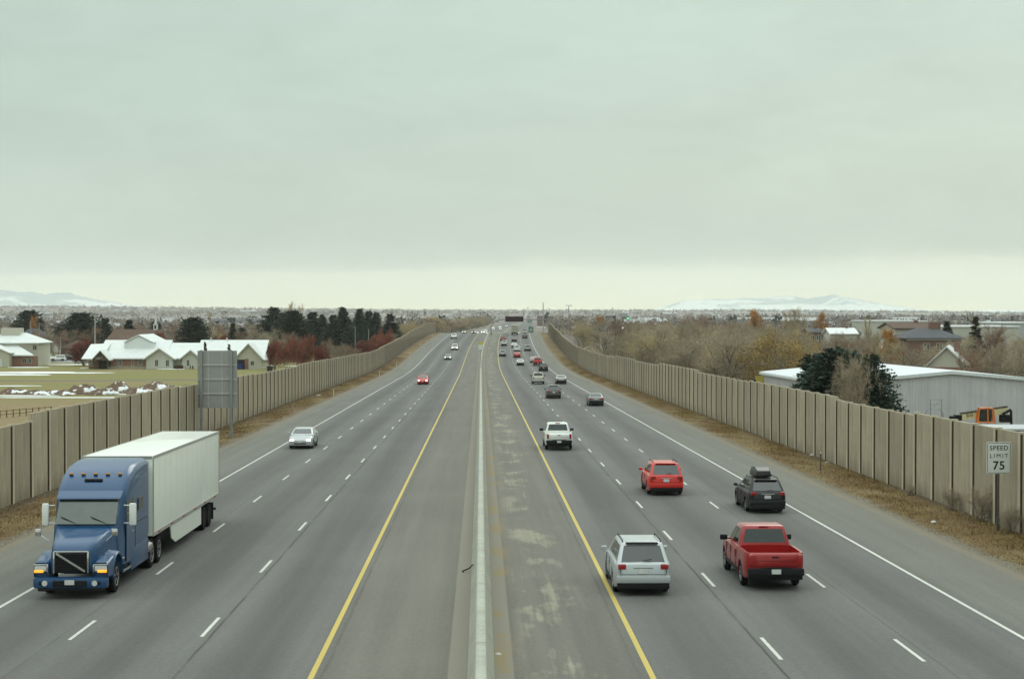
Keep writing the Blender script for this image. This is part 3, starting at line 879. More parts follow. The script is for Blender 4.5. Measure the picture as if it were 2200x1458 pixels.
car('suv', P_BROWN, 1190, 856, False, 'suv', 'brown suv in the middle lane ahead of the white pickup with black mirrors', GR)
car('sedan', P_LGREY, 1206, 825, False, 'sedan', 'pale grey sedan straddling the outer white line side of the road', GR, bumper=M_TRIM)
car('pickup', P_TAN, 1157, 825, False, 'pickup_truck', 'off-white pickup beside the pale grey sedan', GR, bumper=P_TAN)
car('suv', P_BLACK, 1168, 798, False, 'suv', 'black suv right behind the small red pickup', GR)
car('pickup', P_RED, 1156, 786, False, 'pickup_truck', 'small red pickup between the black suv and a white car', GR, bumper=M_TRIM)
car('sedan', P_TAN, 1147, 779, False, 'sedan', 'cream white sedan partly hidden by the small red pickup', GR)
car('sedan', P_WHITE, 1118, 785, False, 'sedan', 'white sedan alone in the middle lane behind the red sedan', GR, bumper=M_TRIM)
car('sedan', P_RED, 1111, 768, False, 'sedan', 'red sedan close behind a white suv in the middle lane', GR)
car('suv', P_WHITE, 1111, 755, False, 'suv', 'white suv directly ahead of the red sedan', GR)
car('sedan', P_WHITE, 1105, 747, False, 'sedan', 'white sedan half hidden ahead of the white suv', GR, bumper=M_TRIM)
car('suv', P_LGREY, 1080, 766, False, 'suv', 'pale grey suv next to the yellow line abreast of the red sedan', GR, bumper=M_TRIM)
car('suv', P_WHITE, 1083, 743, False, 'suv', 'white suv next to the yellow line behind a small red car', GR, bumper=M_TRIM)
car('suv', P_DRED, 1081, 733, False, 'suv', 'dull red suv ahead of the white suv next to the yellow line', GR)
car('van', P_LGREY, 1134, 754, False, 'minivan', 'pale grey minivan near the outer white line', GR, bumper=M_TRIM)
car('sedan', P_PURP, 1105, 734, False, 'sedan', 'plum dark sedan behind the box truck', GR)
car('suv', P_PURP, 1128, 727, False, 'suv', 'plum dark suv in the outer lane abreast of the box truck', GR)
car('van', P_WHITE, 0, 0, False, 'van', 'tiny white van beyond the box truck under the arched sign', GR, Y=760, lane=9.8)
car('van', P_TAN, 0, 0, False, 'van', 'tiny cream van near the green exit sign', GR, Y=700, lane=13.2)
car('sedan', P_GREY, 0, 0, False, 'sedan', 'tiny grey sedan far off next to the yellow line', GR, Y=800, lane=6.1)

# oncoming
car('sedan', P_SILVER, 645, 964, True, 'sedan', 'silver sedan with headlights on following the blue truck', GL, lights=True, bumper=P_SILVER)
car('sedan', P_RED, 908, 826, True, 'sedan', 'red sedan with headlights on coming towards the bridge', GL, lights=True)
car('sedan', P_GREY, 962, 773, True, 'sedan', 'dark grey sedan with bright headlights behind the red one', GL, lights=True, bumper=M_TRIM)
car('van', P_TAN, 977, 752, True, 'minivan', 'cream minivan with headlights on coming over the rise', GL, lights=True, bumper=M_TRIM)
car('pickup', P_WHITE, 975, 728, True, 'pickup_truck', 'white pickup just over the crest by the end of the wall', GL, bumper=M_TRIM)
for k, (Yc, ln, kd, pt, lb) in enumerate([
    (700, -13.2, 'sedan', P_GREY, 'grey sedan with headlights showing over the crest, outermost of its cluster'),
    (722, -9.7, 'suv', P_BLACK, 'black suv with headlights showing over the crest'),
    (742, -6.2, 'suv', P_WHITE, 'white suv with headlights showing over the crest next to the yellow line'),
    (765, -9.9, 'sedan', P_SILVER, 'silver sedan with headlights half sunk behind the crest'),
    (785, -6.3, 'van', P_LGREY, 'pale van with headlights showing over the crest near the sign leg'),
    (1010, -13.0, 'sedan', P_WHITE, 'speck of a white car with headlights beyond the arch leg, nearest of the far queue'),
    (1060, -9.6, 'suv', P_GREY, 'speck of a grey suv with headlights in the far queue'),
    (1110, -6.0, 'sedan', P_TAN, 'speck of a cream car with headlights in the far queue by the barrier'),
    (1180, -13.0, 'van', P_WHITE, 'speck of a white van with headlights in the middle of the far queue'),
    (1260, -9.5, 'suv', P_WHITE, 'speck of a white suv with headlights near the end of the far queue'),
    (1350, -6.0, 'pickup', P_SILVER, 'speck of a silver pickup with headlights at the end of the far queue')]):
    car(kd, pt, 0, 0, True, {'sedan': 'sedan', 'suv': 'suv', 'van': 'van', 'pickup': 'pickup_truck'}[kd], lb, GL, lights=True, Y=Yc, lane=ln)

# ------------------------------------------------------------------ box truck (far, seen from behind)
def box_truck(Y, lane):
    root = thing('box_truck', 'cream box truck seen from behind under the overhead sign', 'truck', (xo(Y) + lane, Y, rz(Y)), -math.atan(head(Y)), GR, math.atan(slope(Y)))
    mb = MB(); mb.box((0, -.6, 2.35), (2.5, 6.4, 2.7), .05); mb.build('cargo_box', paint('truck_cream', (.50, .47, .36), grime=.4), root, 40)
    mb = MB(); mb.box((0, -3.82, 2.35), (2.2, .04, 2.4), .01); mb.box((0, -3.86, 2.3), (2.3, .02, .06)); mb.build('roller_door', pmat('door_cream', (.44, .42, .33), .6), root)
    mb = MB(); mb.box((0, 3.6, 1.6), (2.2, 2.0, 1.9), .2); mb.build('cab', P_WHITE, root, 40)
    mb = MB(); mb.box((0, -.2, .75), (1.0, 7.4, .3)); mb.build('chassis', M_TRIM, root)
    mb = MB(); mb.box((0, -3.9, .62), (2.3, .15, .2), .03); mb.build('rear_bumper', M_TRIM, root)
    for s in (-1, 1):
        mb = MB(); mb.box((s * 1.05, -3.86, .85), (.18, .06, .12), .01); mb.build('taillight', M_BRAKE, root)
        make_wheel(root, s * .95, -2.3, .48, .5, s); make_wheel(root, s * 1.02, 3.2, .48, .28, s)
box_truck(610, 9.6)

# ------------------------------------------------------------------ semi truck
def semi(px, py):
    Y0, X0 = road_hit(px, py)
    P_BLUE = paint('truck_blue', (.008, .058, .15), metal=0, rough=.3, grime=.2)
    P_TRL = paint('trailer_white', (.74, .77, .70), rough=.5, grime=.12)
    M_SKIRT = paint('skirt_white', (.68, .71, .64), rough=.5, grime=.25)
    M_WSG = glass_mat('windscreen_glass', (.030, .045, .036), .08)
    root = thing('semi_truck', 'blue semi truck with amber lamps pulling a long white box trailer', 'truck', (X0, Y0 + .2, rz(Y0) + .01), PI, GL, -math.atan(slope(Y0)))
    # local: front bumper face at y = 0, backwards is negative y
    cab = MB()
    def rr(y, w, z0, z1, r1, r2=None, wtop=None):
        """rounded section: half width w at the bottom, wtop at the top"""
        wt = wtop or w; pts = []
        for cx, cz, a0 in ((wt - r1, z1 - r1, 0), (-(wt - r1), z1 - r1, 90)):
            for k in range(5):
                a = math.radians(a0 + 22.5 * k); pts.append((cx + r1 * math.cos(a), y, cz + r1 * math.sin(a)))
        zz = (z0 + z1) * .5
        pts.append((-w, y, zz * .9)); pts.append((-w, y, z0)); pts.append((w, y, z0)); pts.append((w, y, zz * .9))
        return pts
    # sleeper and roof fairing
    cab.loft([rr(-1.95, 1.10, .75, 2.02, .10, wtop=1.05), rr(-2.25, 1.16, .75, 2.50, .14, wtop=1.06), rr(-2.62, 1.18, .75, 3.02, .18, wtop=1.08), rr(-2.70, 1.19, .75, 3.16, .20, wtop=1.14),
              rr(-2.95, 1.21, .75, 3.42, .26, wtop=1.17), rr(-3.5, 1.22, .75, 3.78, .30, wtop=1.19), rr(-4.2, 1.22, .75, 4.0, .30, wtop=1.20), rr(-5.2, 1.22, .75, 4.08, .28, wtop=1.21), rr(-6.1, 1.22, .75, 4.08, .25, wtop=1.21)])
    cab.build('cab', P_BLUE, root, 40)
    hood = MB()
    hood.loft([rr(-.06, .60, .95, 1.50, .16, wtop=.54), rr(-.16, .72, .80, 1.66, .20, wtop=.64), rr(-.6, .82, .75, 1.80, .22, wtop=.76), rr(-1.3, .95, .75, 1.96, .22, wtop=.88), rr(-1.98, 1.08, .75, 2.10, .2, wtop=1.02)])
    hood.build('hood', P_BLUE, root, 40)
    for s in (-1, 1):
        fd = MB(); rings = []
        for k in range(9):
            a = PI * k / 8; y = -1.35 + .72 * math.cos(a); z = .55 + .72 * math.sin(a)
            rings.append([(s * .72, y, z), (s * 1.22, y, z), (s * 1.24, y, z + .05), (s * 1.2, y + .05 * math.cos(a), z + .10), (s * .72, y + .07 * math.cos(a), z + .16)])
        fd.loft(rings); fd.build('fender', P_BLUE, root, 50)
        nose = MB(); nose.loft([rr(-.10, .20, .72, 1.22, .10), rr(-.02, .24, .70, 1.16, .10), rr(-.75, .26, .70, 1.30, .1)][::1]); 
        nose.v = [(x + s * .96, y, z) for x, y, z in nose.v]; nose.build('fender_nose', P_BLUE, root, 45)
        lamp = MB(); lamp.box((s * .97, .0, .98), (.40, .10, .20), .04); lamp.build('headlight', M_LENS, root, 40)
        am = MB(); am.box((s * 1.02, .055, .89), (.30, .05, .085), .025); am.build('turn_signal', M_AMBER, root, 40)
        # hood mirror and door mirrors
        mm = MB(); mm.tube([(s * .95, -.85, 1.75), (s * 1.22, -.75, 2.0)], .02, 6); mm.box((s * 1.25, -.73, 2.05), (.20, .10, .24), .05); mm.build('hood_mirror', M_CHROME, root, 40)
        dm = MB(); dm.box((s * 1.47, -2.45, 2.45), (.24, .14, .75), .06); dm.tube([(s * 1.16, -2.5, 2.75), (s * 1.42, -2.45, 2.75)], .02, 6); dm.tube([(s * 1.16, -2.5, 2.15), (s * 1.42, -2.45, 2.15)], .02, 6); dm.build('door_mirror', P_WHITE, root, 40)
        sw = MB()
        q = [(s * 1.20, -3.75, 2.12), (s * 1.195, -2.75, 2.12), (s * 1.17, -2.82, 2.85), (s * 1.20, -3.75, 2.92)]
        if s > 0: q = q[::-1]
        face_quad(sw, q, .03); sw.build('side_window', M_GLASS, root)
        dr = MB(); dr.box((s * 1.212, -3.2, 1.45), (.03, 1.15, 1.25), .01); dr.build('door', P_BLUE, root)
        hd_ = MB(); hd_.box((s * 1.235, -3.62, 1.75), (.03, .2, .05), .01); hd_.build('door_handle', M_CHROME, root)
        sf = MB(); sf.box((s * 1.18, -4.75, .80), (.10, 2.9, .75), .04); sf.build('side_fairing', P_BLUE, root, 40)
        st = MB(); st.box((s * 1.16, -2.72, .58), (.16, 1.3, .10), .02); st.box((s * 1.14, -2.72, .98), (.10, 1.2, .06), .02); st.build('step', M_CHROME, root, 40)
        tk = MB(); tk.tube([(s * .95, -6.05, .78), (s * .95, -6.9, .78)], .30, 16); tk.build('fuel_tank', M_CHROME, root, 40)
        cx = MB(); cx.box((s * 1.12, -6.35, 2.6), (.06, .55, 2.6), .03); cx.build('cab_extender', P_BLUE, root, 40)
        make_wheel(root, s * 1.02, -1.35, .52, .32, s)
        for yy in (-6.95, -8.25): make_wheel(root, s * .93, yy, .52, .56, s)
        mf = MB(); mf.box((s * .95, -7.6, .62), (.6, .05, .7), .01); mf.build('mud_flap', M_TRIM, root)
        sl_ = MB(); q = [(s * 1.225, -5.25, 2.35), (s * 1.225, -4.45, 2.35), (s * 1.225, -4.45, 2.80), (s * 1.225, -5.25, 2.80)]
        if s > 0: q = q[::-1]
        face_quad(sl_, q, .012); sl_.build('sleeper_window', M_GLASS, root)
        sm_ = MB(); sm_.box((s * 1.222, -4.0, 1.55), (.012, .03, 1.7)); sm_.box((s * 1.222, -5.0, 1.98), (.012, 2.0, .02)); sm_.box((s * 1.205, -2.62, 1.45), (.012, .025, 1.25)); sm_.build('panel_seam', M_TRIM, root)
        gp_ = MB(); gp_.box((s * 1.0, -6.42, 2.3), (.1, .5, 3.0)); gp_.build('gap_shade', M_TRIM, root)  # added black board stands in for the shade between cab and trailer
        hb_ = MB(); hb_.box((s * .97, .0, 1.10), (.46, .12, .05), .02); hb_.box((s * .74, .0, .98), (.05, .12, .26), .02); hb_.build('headlight_bezel', M_CHROME, root, 40)
        fg_ = MB(); fg_.tube([(s * .80, .155, .52), (s * .80, .19, .52)], .09, 12); fg_.build('fog_lamp', M_LENS, root, 40)
    bp = MB(); bp.box((0, -.02, .52), (2.40, .34, .36), .10); bp.build('front_bumper', P_BLUE, root, 45)
    bl = MB(); bl.box((0, .12, .50), (1.1, .14, .20), .03); bl.box((-.88, .13, .52), (.22, .1, .12), .03); bl.box((.88, .13, .52), (.22, .1, .12), .03); bl.build('bumper_intake', M_TRIM, root)
    lic = MB(); lic.box((0, .20, .55), (.31, .02, .155), .004); lic.build('licence_plate', M_PLATE, root)
    gr = MB(); gr.box((0, -.06, 1.16), (1.02, .16, .66), .05)
    for k in range(8): gr.box((0, .03, .90 + .075 * k), (.95, .02, .018))
    gr.build('grille', M_TRIM, root)
    bar = MB(); bar.box((0, .055, 1.17), (1.10, .03, .07), .01, Matrix.Rotation(-.56, 3, 'Y')); bar.build('grille_bar', M_CHROME, root)
    gs = MB(); gs.box((0, -.05, 1.51), (1.12, .14, .06), .02); gs.box((-.55, -.05, 1.17), (.06, .14, .70), .02); gs.box((.55, -.05, 1.17), (.06, .14, .70), .02); gs.build('grille_surround', M_CHROME, root, 40)
    lv_ = MB(); lv_.box((0, .02, .33), (2.1, .22, .16), .05); lv_.build('front_valance', M_TRIM, root, 40)
    ws = MB(); q = [(-1.02, -2.02, 2.12), (1.02, -2.02, 2.12), (.99, -2.60, 2.96), (-.99, -2.60, 2.96)]
    ws.loft([[(x, y + .07, z + .045) for x, y, z in q], [(x * .99, y + .10, z + .06) for x, y, z in q]]); ws.build('windshield', M_WSG, root)
    for s in (-.5, .5):
        wp = MB(); wp.tube([(s - .25, -1.93, 2.16), (s + .35, -2.02, 2.42)], .015, 5); wp.build('wiper', M_TRIM, root)
    sv = MB(); sv.loft([[(-1.08, -2.42, 3.04), (1.08, -2.42, 3.04), (1.08, -2.75, 3.22), (-1.08, -2.75, 3.22)], [(-1.06, -2.34, 2.98), (1.06, -2.34, 2.98), (1.06, -2.72, 3.10), (-1.06, -2.72, 3.10)]]); sv.build('sun_visor', P_BLUE, root)
    for k in range(5):
        ml = MB(); ml.box(((k - 2) * .42, -3.36, 3.74), (.14, .10, .06), .02); ml.build('marker_lamp', M_AMBER if False else pmat('amber_lens', (.5, .2, .03), .3), root)
    em = MB(); em.box((0, -3.10, 3.52), (.62, .10, .14), .03, Matrix.Rotation(-.55, 3, 'X')); em.build('roof_vent', M_TRIM, root)
    ch = MB(); ch.box((0, -5.0, .80), (.9, 8.2, .26)); ch.box((0, -7.6, 1.05), (1.0, 1.2, .16)); ch.build('chassis', M_TRIM, root)
    ex = MB(); ex.tube([(.75, -6.45, .9), (.75, -6.45, 3.9)], .08, 10); ex.build('exhaust_stack', M_CHROME, root, 40)
    # the coupled trailer moves with the truck
    y0, y1 = -6.75, -21.6
    bx = MB(); bx.box((0, (y0 + y1) / 2, 2.62), (2.56, y0 - y1, 2.92), .04); tr = bx.build('trailer', P_TRL, root, 40)
    rl = MB()
    for s in (-1, 1):
        rl.box((s * 1.285, (y0 + y1) / 2, 4.04), (.03, y0 - y1, .10), .008); rl.box((s * 1.285, (y0 + y1) / 2, 1.22), (.035, y0 - y1, .14), .008)
        for yy in (y0 - .05, y1 + .05): rl.box((s * 1.285, yy, 2.62), (.03, .10, 2.7), .008)
    rl.box((0, y0 + .01, 4.04), (2.5, .03, .1), .008)
    rl.build('frame_rail', pmat('rail_aluminium', (.42, .42, .39), .4, .12, 3, metal=.5), tr)
    ru = MB(); seam = MB()
    for k in range(1, 13):
        yy = y0 + (y1 - y0) * k / 13
        for s in (-1, 1): seam.box((s * 1.282, yy, 2.62), (.006, .03, 2.6))
    seam.build('panel_seam', pmat('seam_grey', (.68, .70, .64), .5), tr)
    for k in range(6):
        for s in (-1, 1):
            rm_ = MB(); rm_.box((s * 1.31, y0 - 1.0 - k * 2.5, 1.23), (.02, .45, .05)); rm_.build('reflector', pmat('reflector_red', (.32, .03, .02), .3), tr)
    for s in (-1, 1):
        sk = MB()
        ol = [(-10.2, 1.12), (-17.0, 1.12), (-17.0, .38), (-11.2, .38), (-10.4, .62)]
        sk.loft([[(s * 1.22, y, z) for y, z in ol], [(s * 1.26, y, z) for y, z in ol]]); sk.build('side_skirt', M_SKIRT, tr)
        for yy in (-18.1, -19.4): make_wheel(tr, s * .95, yy, .51, .56, s, rim=False)
        lg = MB(); lg.box((s * .8, -9.6, .75), (.12, .12, .9)); lg.box((s * .8, -9.6, .32), (.25, .25, .03)); lg.build('landing_leg', M_TRIM, tr)
        fl = MB(); fl.box((s * .95, -20.2, .6), (.6, .03, .75)); fl.build('mud_flap', M_TRIM, tr)
        tl = MB(); tl.box((s * 1.05, y1 - .02, 1.15), (.3, .06, .1), .02); tl.build('taillight', M_TAIL, tr)
    ax_ = MB(); ax_.box((0, -18.7, .72), (1.0, 3.0, .3)); ax_.box((0, -14, 1.06), (1.0, 14.5, .18)); ax_.tube([(-.9, -18.1, .51), (.9, -18.1, .51)], .08, 8); ax_.tube([(-.9, -19.4, .51), (.9, -19.4, .51)], .08, 8); ax_.build('undercarriage', M_TRIM, tr)
    gd = MB(); gd.box((0, y1 + .1, .55), (2.3, .1, .1)); gd.box((-.6, y1 + .1, .8), (.08, .1, .5)); gd.box((.6, y1 + .1, .8), (.08, .1, .5)); gd.build('rear_guard', M_TRIM, tr)
    for s in (-1, 1):
        dd = MB(); dd.box((s * .62, y1 - .02, 2.6), (1.18, .04, 2.7), .01); dd.build('rear_door', P_TRL, tr)
semi(149, 1288)
# ------------------------------------------------------------------ vegetation prototypes (meshes shared by copies)
def leaf_material(name, cols, rnd=.2, scale=.45, rough=.85):
    if name in _MC: return _MC[name]
    m, nt, b = new_mat(name)
    o = nt.obj(); n = nt.noise(o, scale, 4, .6); n2 = nt.noise(o, scale * 9, 2)
    k = len(cols)
    c = nt.ramp(nt.math('ADD', nt.math('MULTIPLY', n, .6), nt.math('MULTIPLY', n2, .4)), [(.36 + .28 * i / max(1, k - 1), q) for i, q in enumerate(cols)])
    f = nt.maprange(nt.rand(), 0, 1, 1 - rnd, 1 + rnd)
    g = nt.n('ShaderNodeCombineXYZ')
    for i in range(3): nt.L.new(f, g.inputs[i])
    nt.L.new(nt.mix(1.0, c, g.outputs[0], 'MULTIPLY'), b.inputs['Base Color']); b.inputs['Roughness'].default_value = rough
    b.inputs['Specular IOR Level'].default_value = .2
    _MC[name] = m
    return m
M_BARK = leaf_material('bark', [(.085, .070, .055), (.13, .108, .085)], .25, 2)
M_TWIG = leaf_material('twigs_grey_brown', [(.23, .19, .135), (.31, .26, .185), (.37, .31, .22)], .22)
M_TWIG_WARM = leaf_material('twigs_straw', [(.30, .24, .14), (.37, .30, .17), (.41, .335, .19)], .2)
M_TWIG_RED = leaf_material('twigs_russet', [(.22, .14, .10), (.28, .185, .13)], .22)
M_YELLOW = leaf_material('leaves_ochre', [(.25, .17, .065), (.33, .235, .088), (.38, .28, .115)], .15)
M_ORANGE = leaf_material('leaves_orange', [(.28, .125, .035), (.38, .18, .045), (.42, .23, .065)], .15)
M_RED = leaf_material('leaves_dark_red', [(.10, .022, .020), (.17, .042, .030), (.24, .08, .042)], .15)
M_RUST_BROWN = leaf_material('leaves_rust', [(.13, .040, .030), (.21, .068, .042), (.25, .10, .055)], .15)
M_NEEDLE = leaf_material('needles_dark_green', [(.010, .020, .014), (.022, .036, .022), (.038, .050, .026)], .25, .8)
M_NEEDLE_B = leaf_material('needles_blue_green', [(.020, .036, .028), (.038, .062, .044), (.065, .09, .06)], .1, .8)
M_NEEDLE_Y = leaf_material('needles_bronze', [(.03, .030, .012), (.06, .055, .02), (.10, .07, .03)], .2, .8)

def rvec(r): 
    v = r.normal(size=3); return v / np.linalg.norm(v)

def bare_proto(seed, height=10.0, spread=.55, trunks=1, levels=3, upright=.35, twig_w=.028, n_twig=9, clear=.18):
    """returns (wood tubes, twig triangles, twig tips)"""
    r = np.random.default_rng(seed)
    wood = MB(); tri = []; tips = []
    def grow(p, d, length, rad, lv):
        n = 4; pts = [p]; rs = [rad]; q = p.copy(); dd = d.copy()
        for i in range(n):
            dd = dd + r.normal(0, .13, 3) + np.array([0, 0, upright * .14]); dd /= np.linalg.norm(dd)
            q = q + dd * length / n; pts.append(q.copy()); rs.append(rad * (1 - .75 * (i + 1) / n))
        if rad > .022: wood.tube([Vector(x) for x in pts], [max(.012, x) for x in rs], 5 if rad > .06 else 4, cap=False)
        else:
            for i in range(n):
                side = np.cross(dd, rvec(r)); side /= np.linalg.norm(side) + 1e-9
                tri.append((pts[i] - side * rs[i] * 1.2, pts[i] + side * rs[i] * 1.2, pts[i + 1]))
        if lv == 0:
            for k in range(n_twig):
                t = .15 + .85 * r.random(); i = min(n - 1, int(t * n)); f = t * n - i
                b = pts[i] * (1 - f) + pts[i + 1] * f
                dv = dd * .7 + rvec(r) * .8 + np.array([0, 0, upright * .5]); dv /= np.linalg.norm(dv)
                ln = (.5 + .7 * r.random()) * height * .075
                side = np.cross(dv, rvec(r)); side /= np.linalg.norm(side) + 1e-9
                mid = b + dv * ln * .5 + rvec(r) * ln * .08; tip = b + dv * ln + np.array([0, 0, -.06 * ln]) + rvec(r) * ln * .12
                tri.append((b - side * twig_w / 2, b + side * twig_w / 2, mid)); tri.append((b * .45 + mid * .55 - side * twig_w / 2.6, b * .45 + mid * .55 + side * twig_w / 2.6, tip))
                for s2 in range(2):
                    dv2 = dv * .6 + rvec(r) * .8; dv2 /= np.linalg.norm(dv2)
                    tri.append((mid - side * twig_w / 3, mid + side * twig_w / 3, mid + dv2 * ln * .45)); tips.append(mid + dv2 * ln * .4)
                tips.append(tip); tips.append(mid)
            return
        nb = {3: 7, 2: 6, 1: 5}[lv]
        for k in range(nb):
            t = (clear if lv == levels else .25) + (1 - (clear if lv == levels else .25)) * (k + r.random()) / nb
            i = min(n - 1, int(t * n)); f = t * n - i
            b = pts[i] * (1 - f) + pts[i + 1] * f
            a = r.random() * 2 * PI
            ax1 = np.cross(dd, [0.31, .2, .9]); ax1 /= np.linalg.norm(ax1); ax2 = np.cross(dd, ax1)
            out = ax1 * math.cos(a) + ax2 * math.sin(a)
            dv = dd * (1 - spread) + out * spread + np.array([0, 0, .12]); dv /= np.linalg.norm(dv)
            grow(b, dv, length * (.52 + .2 * r.random()) * (1.08 - .35 * t), rad * .55 * (1.1 - .5 * t), lv - 1)
    for k in range(trunks):
        tilt = .0 if trunks == 1 else .32
        a = 2 * PI * k / trunks + r.random()
        grow(np.array([.15 * math.cos(a), .15 * math.sin(a), -.2]) * (trunks > 1) + np.array([0, 0, -.2]), np.array([tilt * math.cos(a) + r.normal(0, .04), tilt * math.sin(a) + r.normal(0, .04), 1.0]), height * .62, height * .017 * (1 if trunks == 1 else .7), levels)
    return wood, np.array(tri), np.array(tips)

def tri_mesh(name, T, mat):
    o = np_mesh(name, T.reshape(-1, 3), np.arange(len(T) * 3).reshape(-1, 3), mat)
    return o
def leaf_tris(tips, n, size, r, flat=.3):
    P = tips[r.integers(0, len(tips), n)] + r.normal(0, size * 1.2, (n, 3))
    a = r.normal(size=(n, 3)); a /= np.linalg.norm(a, axis=1)[:, None]
    b = np.cross(a, r.normal(size=(n, 3))); b /= np.linalg.norm(b, axis=1)[:, None]
    s = size * (.6 + .8 * r.random((n, 1)))
    T1 = np.stack([P - a * s, P + b * s * .6, P + a * s], 1); T2 = np.stack([P - a * s, P + a * s, P - b * s * .6], 1)
    return np.concatenate([T1, T2])

PROTO = {}
def proto(key, trunk_mb, crown_tris, crown_mat, bark=M_BARK):
    t = trunk_mb.build('trunk', bark, None, 60)
    c = tri_mesh('crown', crown_tris, crown_mat)
    zmax = float(crown_tris[:, :, 2].max()); rad = float(np.percentile(np.hypot(crown_tris[:, :, 0], crown_tris[:, :, 1]), 97))
    PROTO[key] = (t.data, c.data, zmax, rad)
    bpy.data.objects.remove(t); bpy.data.objects.remove(c)

bares = {}
for i, (sd_, kw) in enumerate([(1, dict(spread=.55)), (2, dict(spread=.62, trunks=3, clear=.12)), (3, dict(spread=.45, upright=.8)), (4, dict(spread=.66, trunks=2)), (5, dict(spread=.58, trunks=4, clear=.08)), (6, dict(spread=.5, upright=.6, trunks=2))]):
    bares[i] = bare_proto(sd_, **kw)
    proto('bare%d' % i, bares[i][0], bares[i][1], M_TWIG)
    if i in (1, 3, 4): proto('straw%d' % i, bares[i][0], bares[i][1], M_TWIG_WARM)
    if i in (0, 2, 5): proto('russet%d' % i, bares[i][0], bares[i][1], M_TWIG_RED)
# tall slender poplar-like trees
pop = bare_proto(12, height=14, spread=.28, upright=1.2, clear=.1)
proto('poplar', pop[0], pop[1], M_TWIG_WARM)
rr_ = np.random.default_rng(5)
for key, base, n, sz, mt in (('ochre0', 3, 3600, .15, M_YELLOW), ('ochre1', 1, 2600, .15, M_YELLOW), ('orange0', 0, 4200, .17, M_ORANGE), ('red0', 4, 6500, .19, M_RED), ('rust0', 1, 6500, .19, M_RUST_BROWN), ('rust1', 4, 6000, .20, M_RUST_BROWN)):
    W_, T_, tips_ = bares[base]
    keep = tips_[rr_.random(len(tips_)) < .8]
    proto(key, W_, np.concatenate([T_[::2], leaf_tris(keep, n, sz, rr_)]), mt)

def conifer_proto(seed, h=12.0, rad=2.6, shape='cone', droop=.25, dens=1.0, low=.06):
    r = np.random.default_rng(seed); T = []
    wood = MB(); wood.tube([(0, 0, -.2), (0, 0, h * .5), (0, 0, h * .97)], [h * .02, h * .013, .02], 6, cap=False)
    lobes = [(r.random() * 2 * PI, .75 + .5 * r.random(), r.random()) for _ in range(9)]
    z = h * low
    while z < h * .985:
        t = z / h
        if shape == 'cone': R = rad * (1 - t) ** 1.05 * (.6 + .4 * min(1, t * 8))
        elif shape == 'round': R = rad * math.sqrt(max(.01, 1 - t ** 1.7)) * min(1, .45 + 2 * t)
        else: R = rad * (min(1, t * 3.5)) * (1 - max(0, t - .35) / .68) ** .65
        nb = int((5 + 7 * R / rad) * dens)
        for k in range(nb):
            a = r.random() * 2 * PI
            m = 1 + .28 * sum(math.cos(a - l[0]) * math.cos(7 * t + 6 * l[2]) for l in lobes[:3]) / 1.6
            L = R * m * (.72 + .38 * r.random())
            d = np.array([math.cos(a), math.sin(a), -droop + .25 * t + r.normal(0, .1)])
            ns = int(4 + 11 * L / rad)
            perp = np.array([-math.sin(a), math.cos(a), 0])
            for s in range(ns):
                f = (s + .4 + .6 * r.random()) / ns
                if f < .18 and r.random() < .6: continue
                p = np.array([0, 0, z]) + d * L * f + np.array([0, 0, -.10 * L * f * f])
                sz = (.24 + .30 * r.random()) * (1.15 - .5 * f) * h / 12
                v = d * .8 + perp * r.normal(0, .8) + np.array([0, 0, r.normal(.05, .35)]); v /= np.linalg.norm(v)
                w_ = np.cross(v, rvec(r)); w_ /= np.linalg.norm(w_)
                T.append((p - w_ * sz * .42, p + w_ * sz * .42, p + v * sz * 1.5))
                T.append((p - v * sz * .2 + w_ * sz * .3, p + v * sz * .9 - w_ * sz * .5 + np.array([0, 0, sz * .2]), p + v * sz * .7 + w_ * sz * .6))
        z += h * .021 * (1 + .4 * r.random())
    return wood, np.array(T)
for key, kw, mt in (('spruce0', dict(seed=21, rad=3.2, dens=1.4), M_NEEDLE), ('spruce1', dict(seed=22, rad=3.0, droop=.1, dens=1.3), M_NEEDLE), ('pine0', dict(seed=23, rad=3.6, shape='pine', droop=0, low=.05, dens=1.3), M_NEEDLE), ('pine1', dict(seed=24, rad=4.2, shape='round', droop=-.1, low=.06, dens=1.9), M_NEEDLE),
                    ('bluespruce', dict(seed=25, rad=4.6, shape='pine', droop=.02, dens=1.7), M_NEEDLE_B), ('bronze', dict(seed=26, rad=2.4, dens=.8), M_NEEDLE_Y), ('juniper', dict(seed=27, rad=1.1, shape='round', dens=.7), M_NEEDLE_Y)):
    wd_, T_ = conifer_proto(**kw); proto(key, wd_, T_, mt)

NAMES = {'bare': 'bare_tree', 'straw': 'bare_tree', 'russet': 'bare_tree', 'poplar': 'poplar_tree', 'ochre': 'leafy_tree', 'orange': 'leafy_tree', 'red': 'leafy_tree', 'rust': 'leafy_tree', 'spruce': 'spruce_tree', 'pine': 'pine_tree', 'bluespruce': 'spruce_tree', 'bronze': 'spruce_tree', 'juniper': 'columnar_shrub'}
TREES = []
def tree(key, X, Y, height, width=1.0, label=None, group=None, rot=None, cat='tree', sink=.1):
    td, cd, zmax, rad = PROTO[key]
    nm = NAMES[''.join(ch for ch in key if not ch.isdigit())]
    s = height / zmax
    root = bpy.data.objects.new(nm, None); COL.objects.link(root)
    root.location = (X, Y, tz(X, Y) - sink); root.rotation_euler = (0, 0, random.random() * 2 * PI if rot is None else rot)
    root.scale = (s * width, s * width, s)
    tag(root, label, cat, group)
    for nm2, d in (('trunk', td), ('crown', cd)):
        o = bpy.data.objects.new(nm2, d); COL.objects.link(o); o.parent = root
    TREES.append((X, Y))
    return root
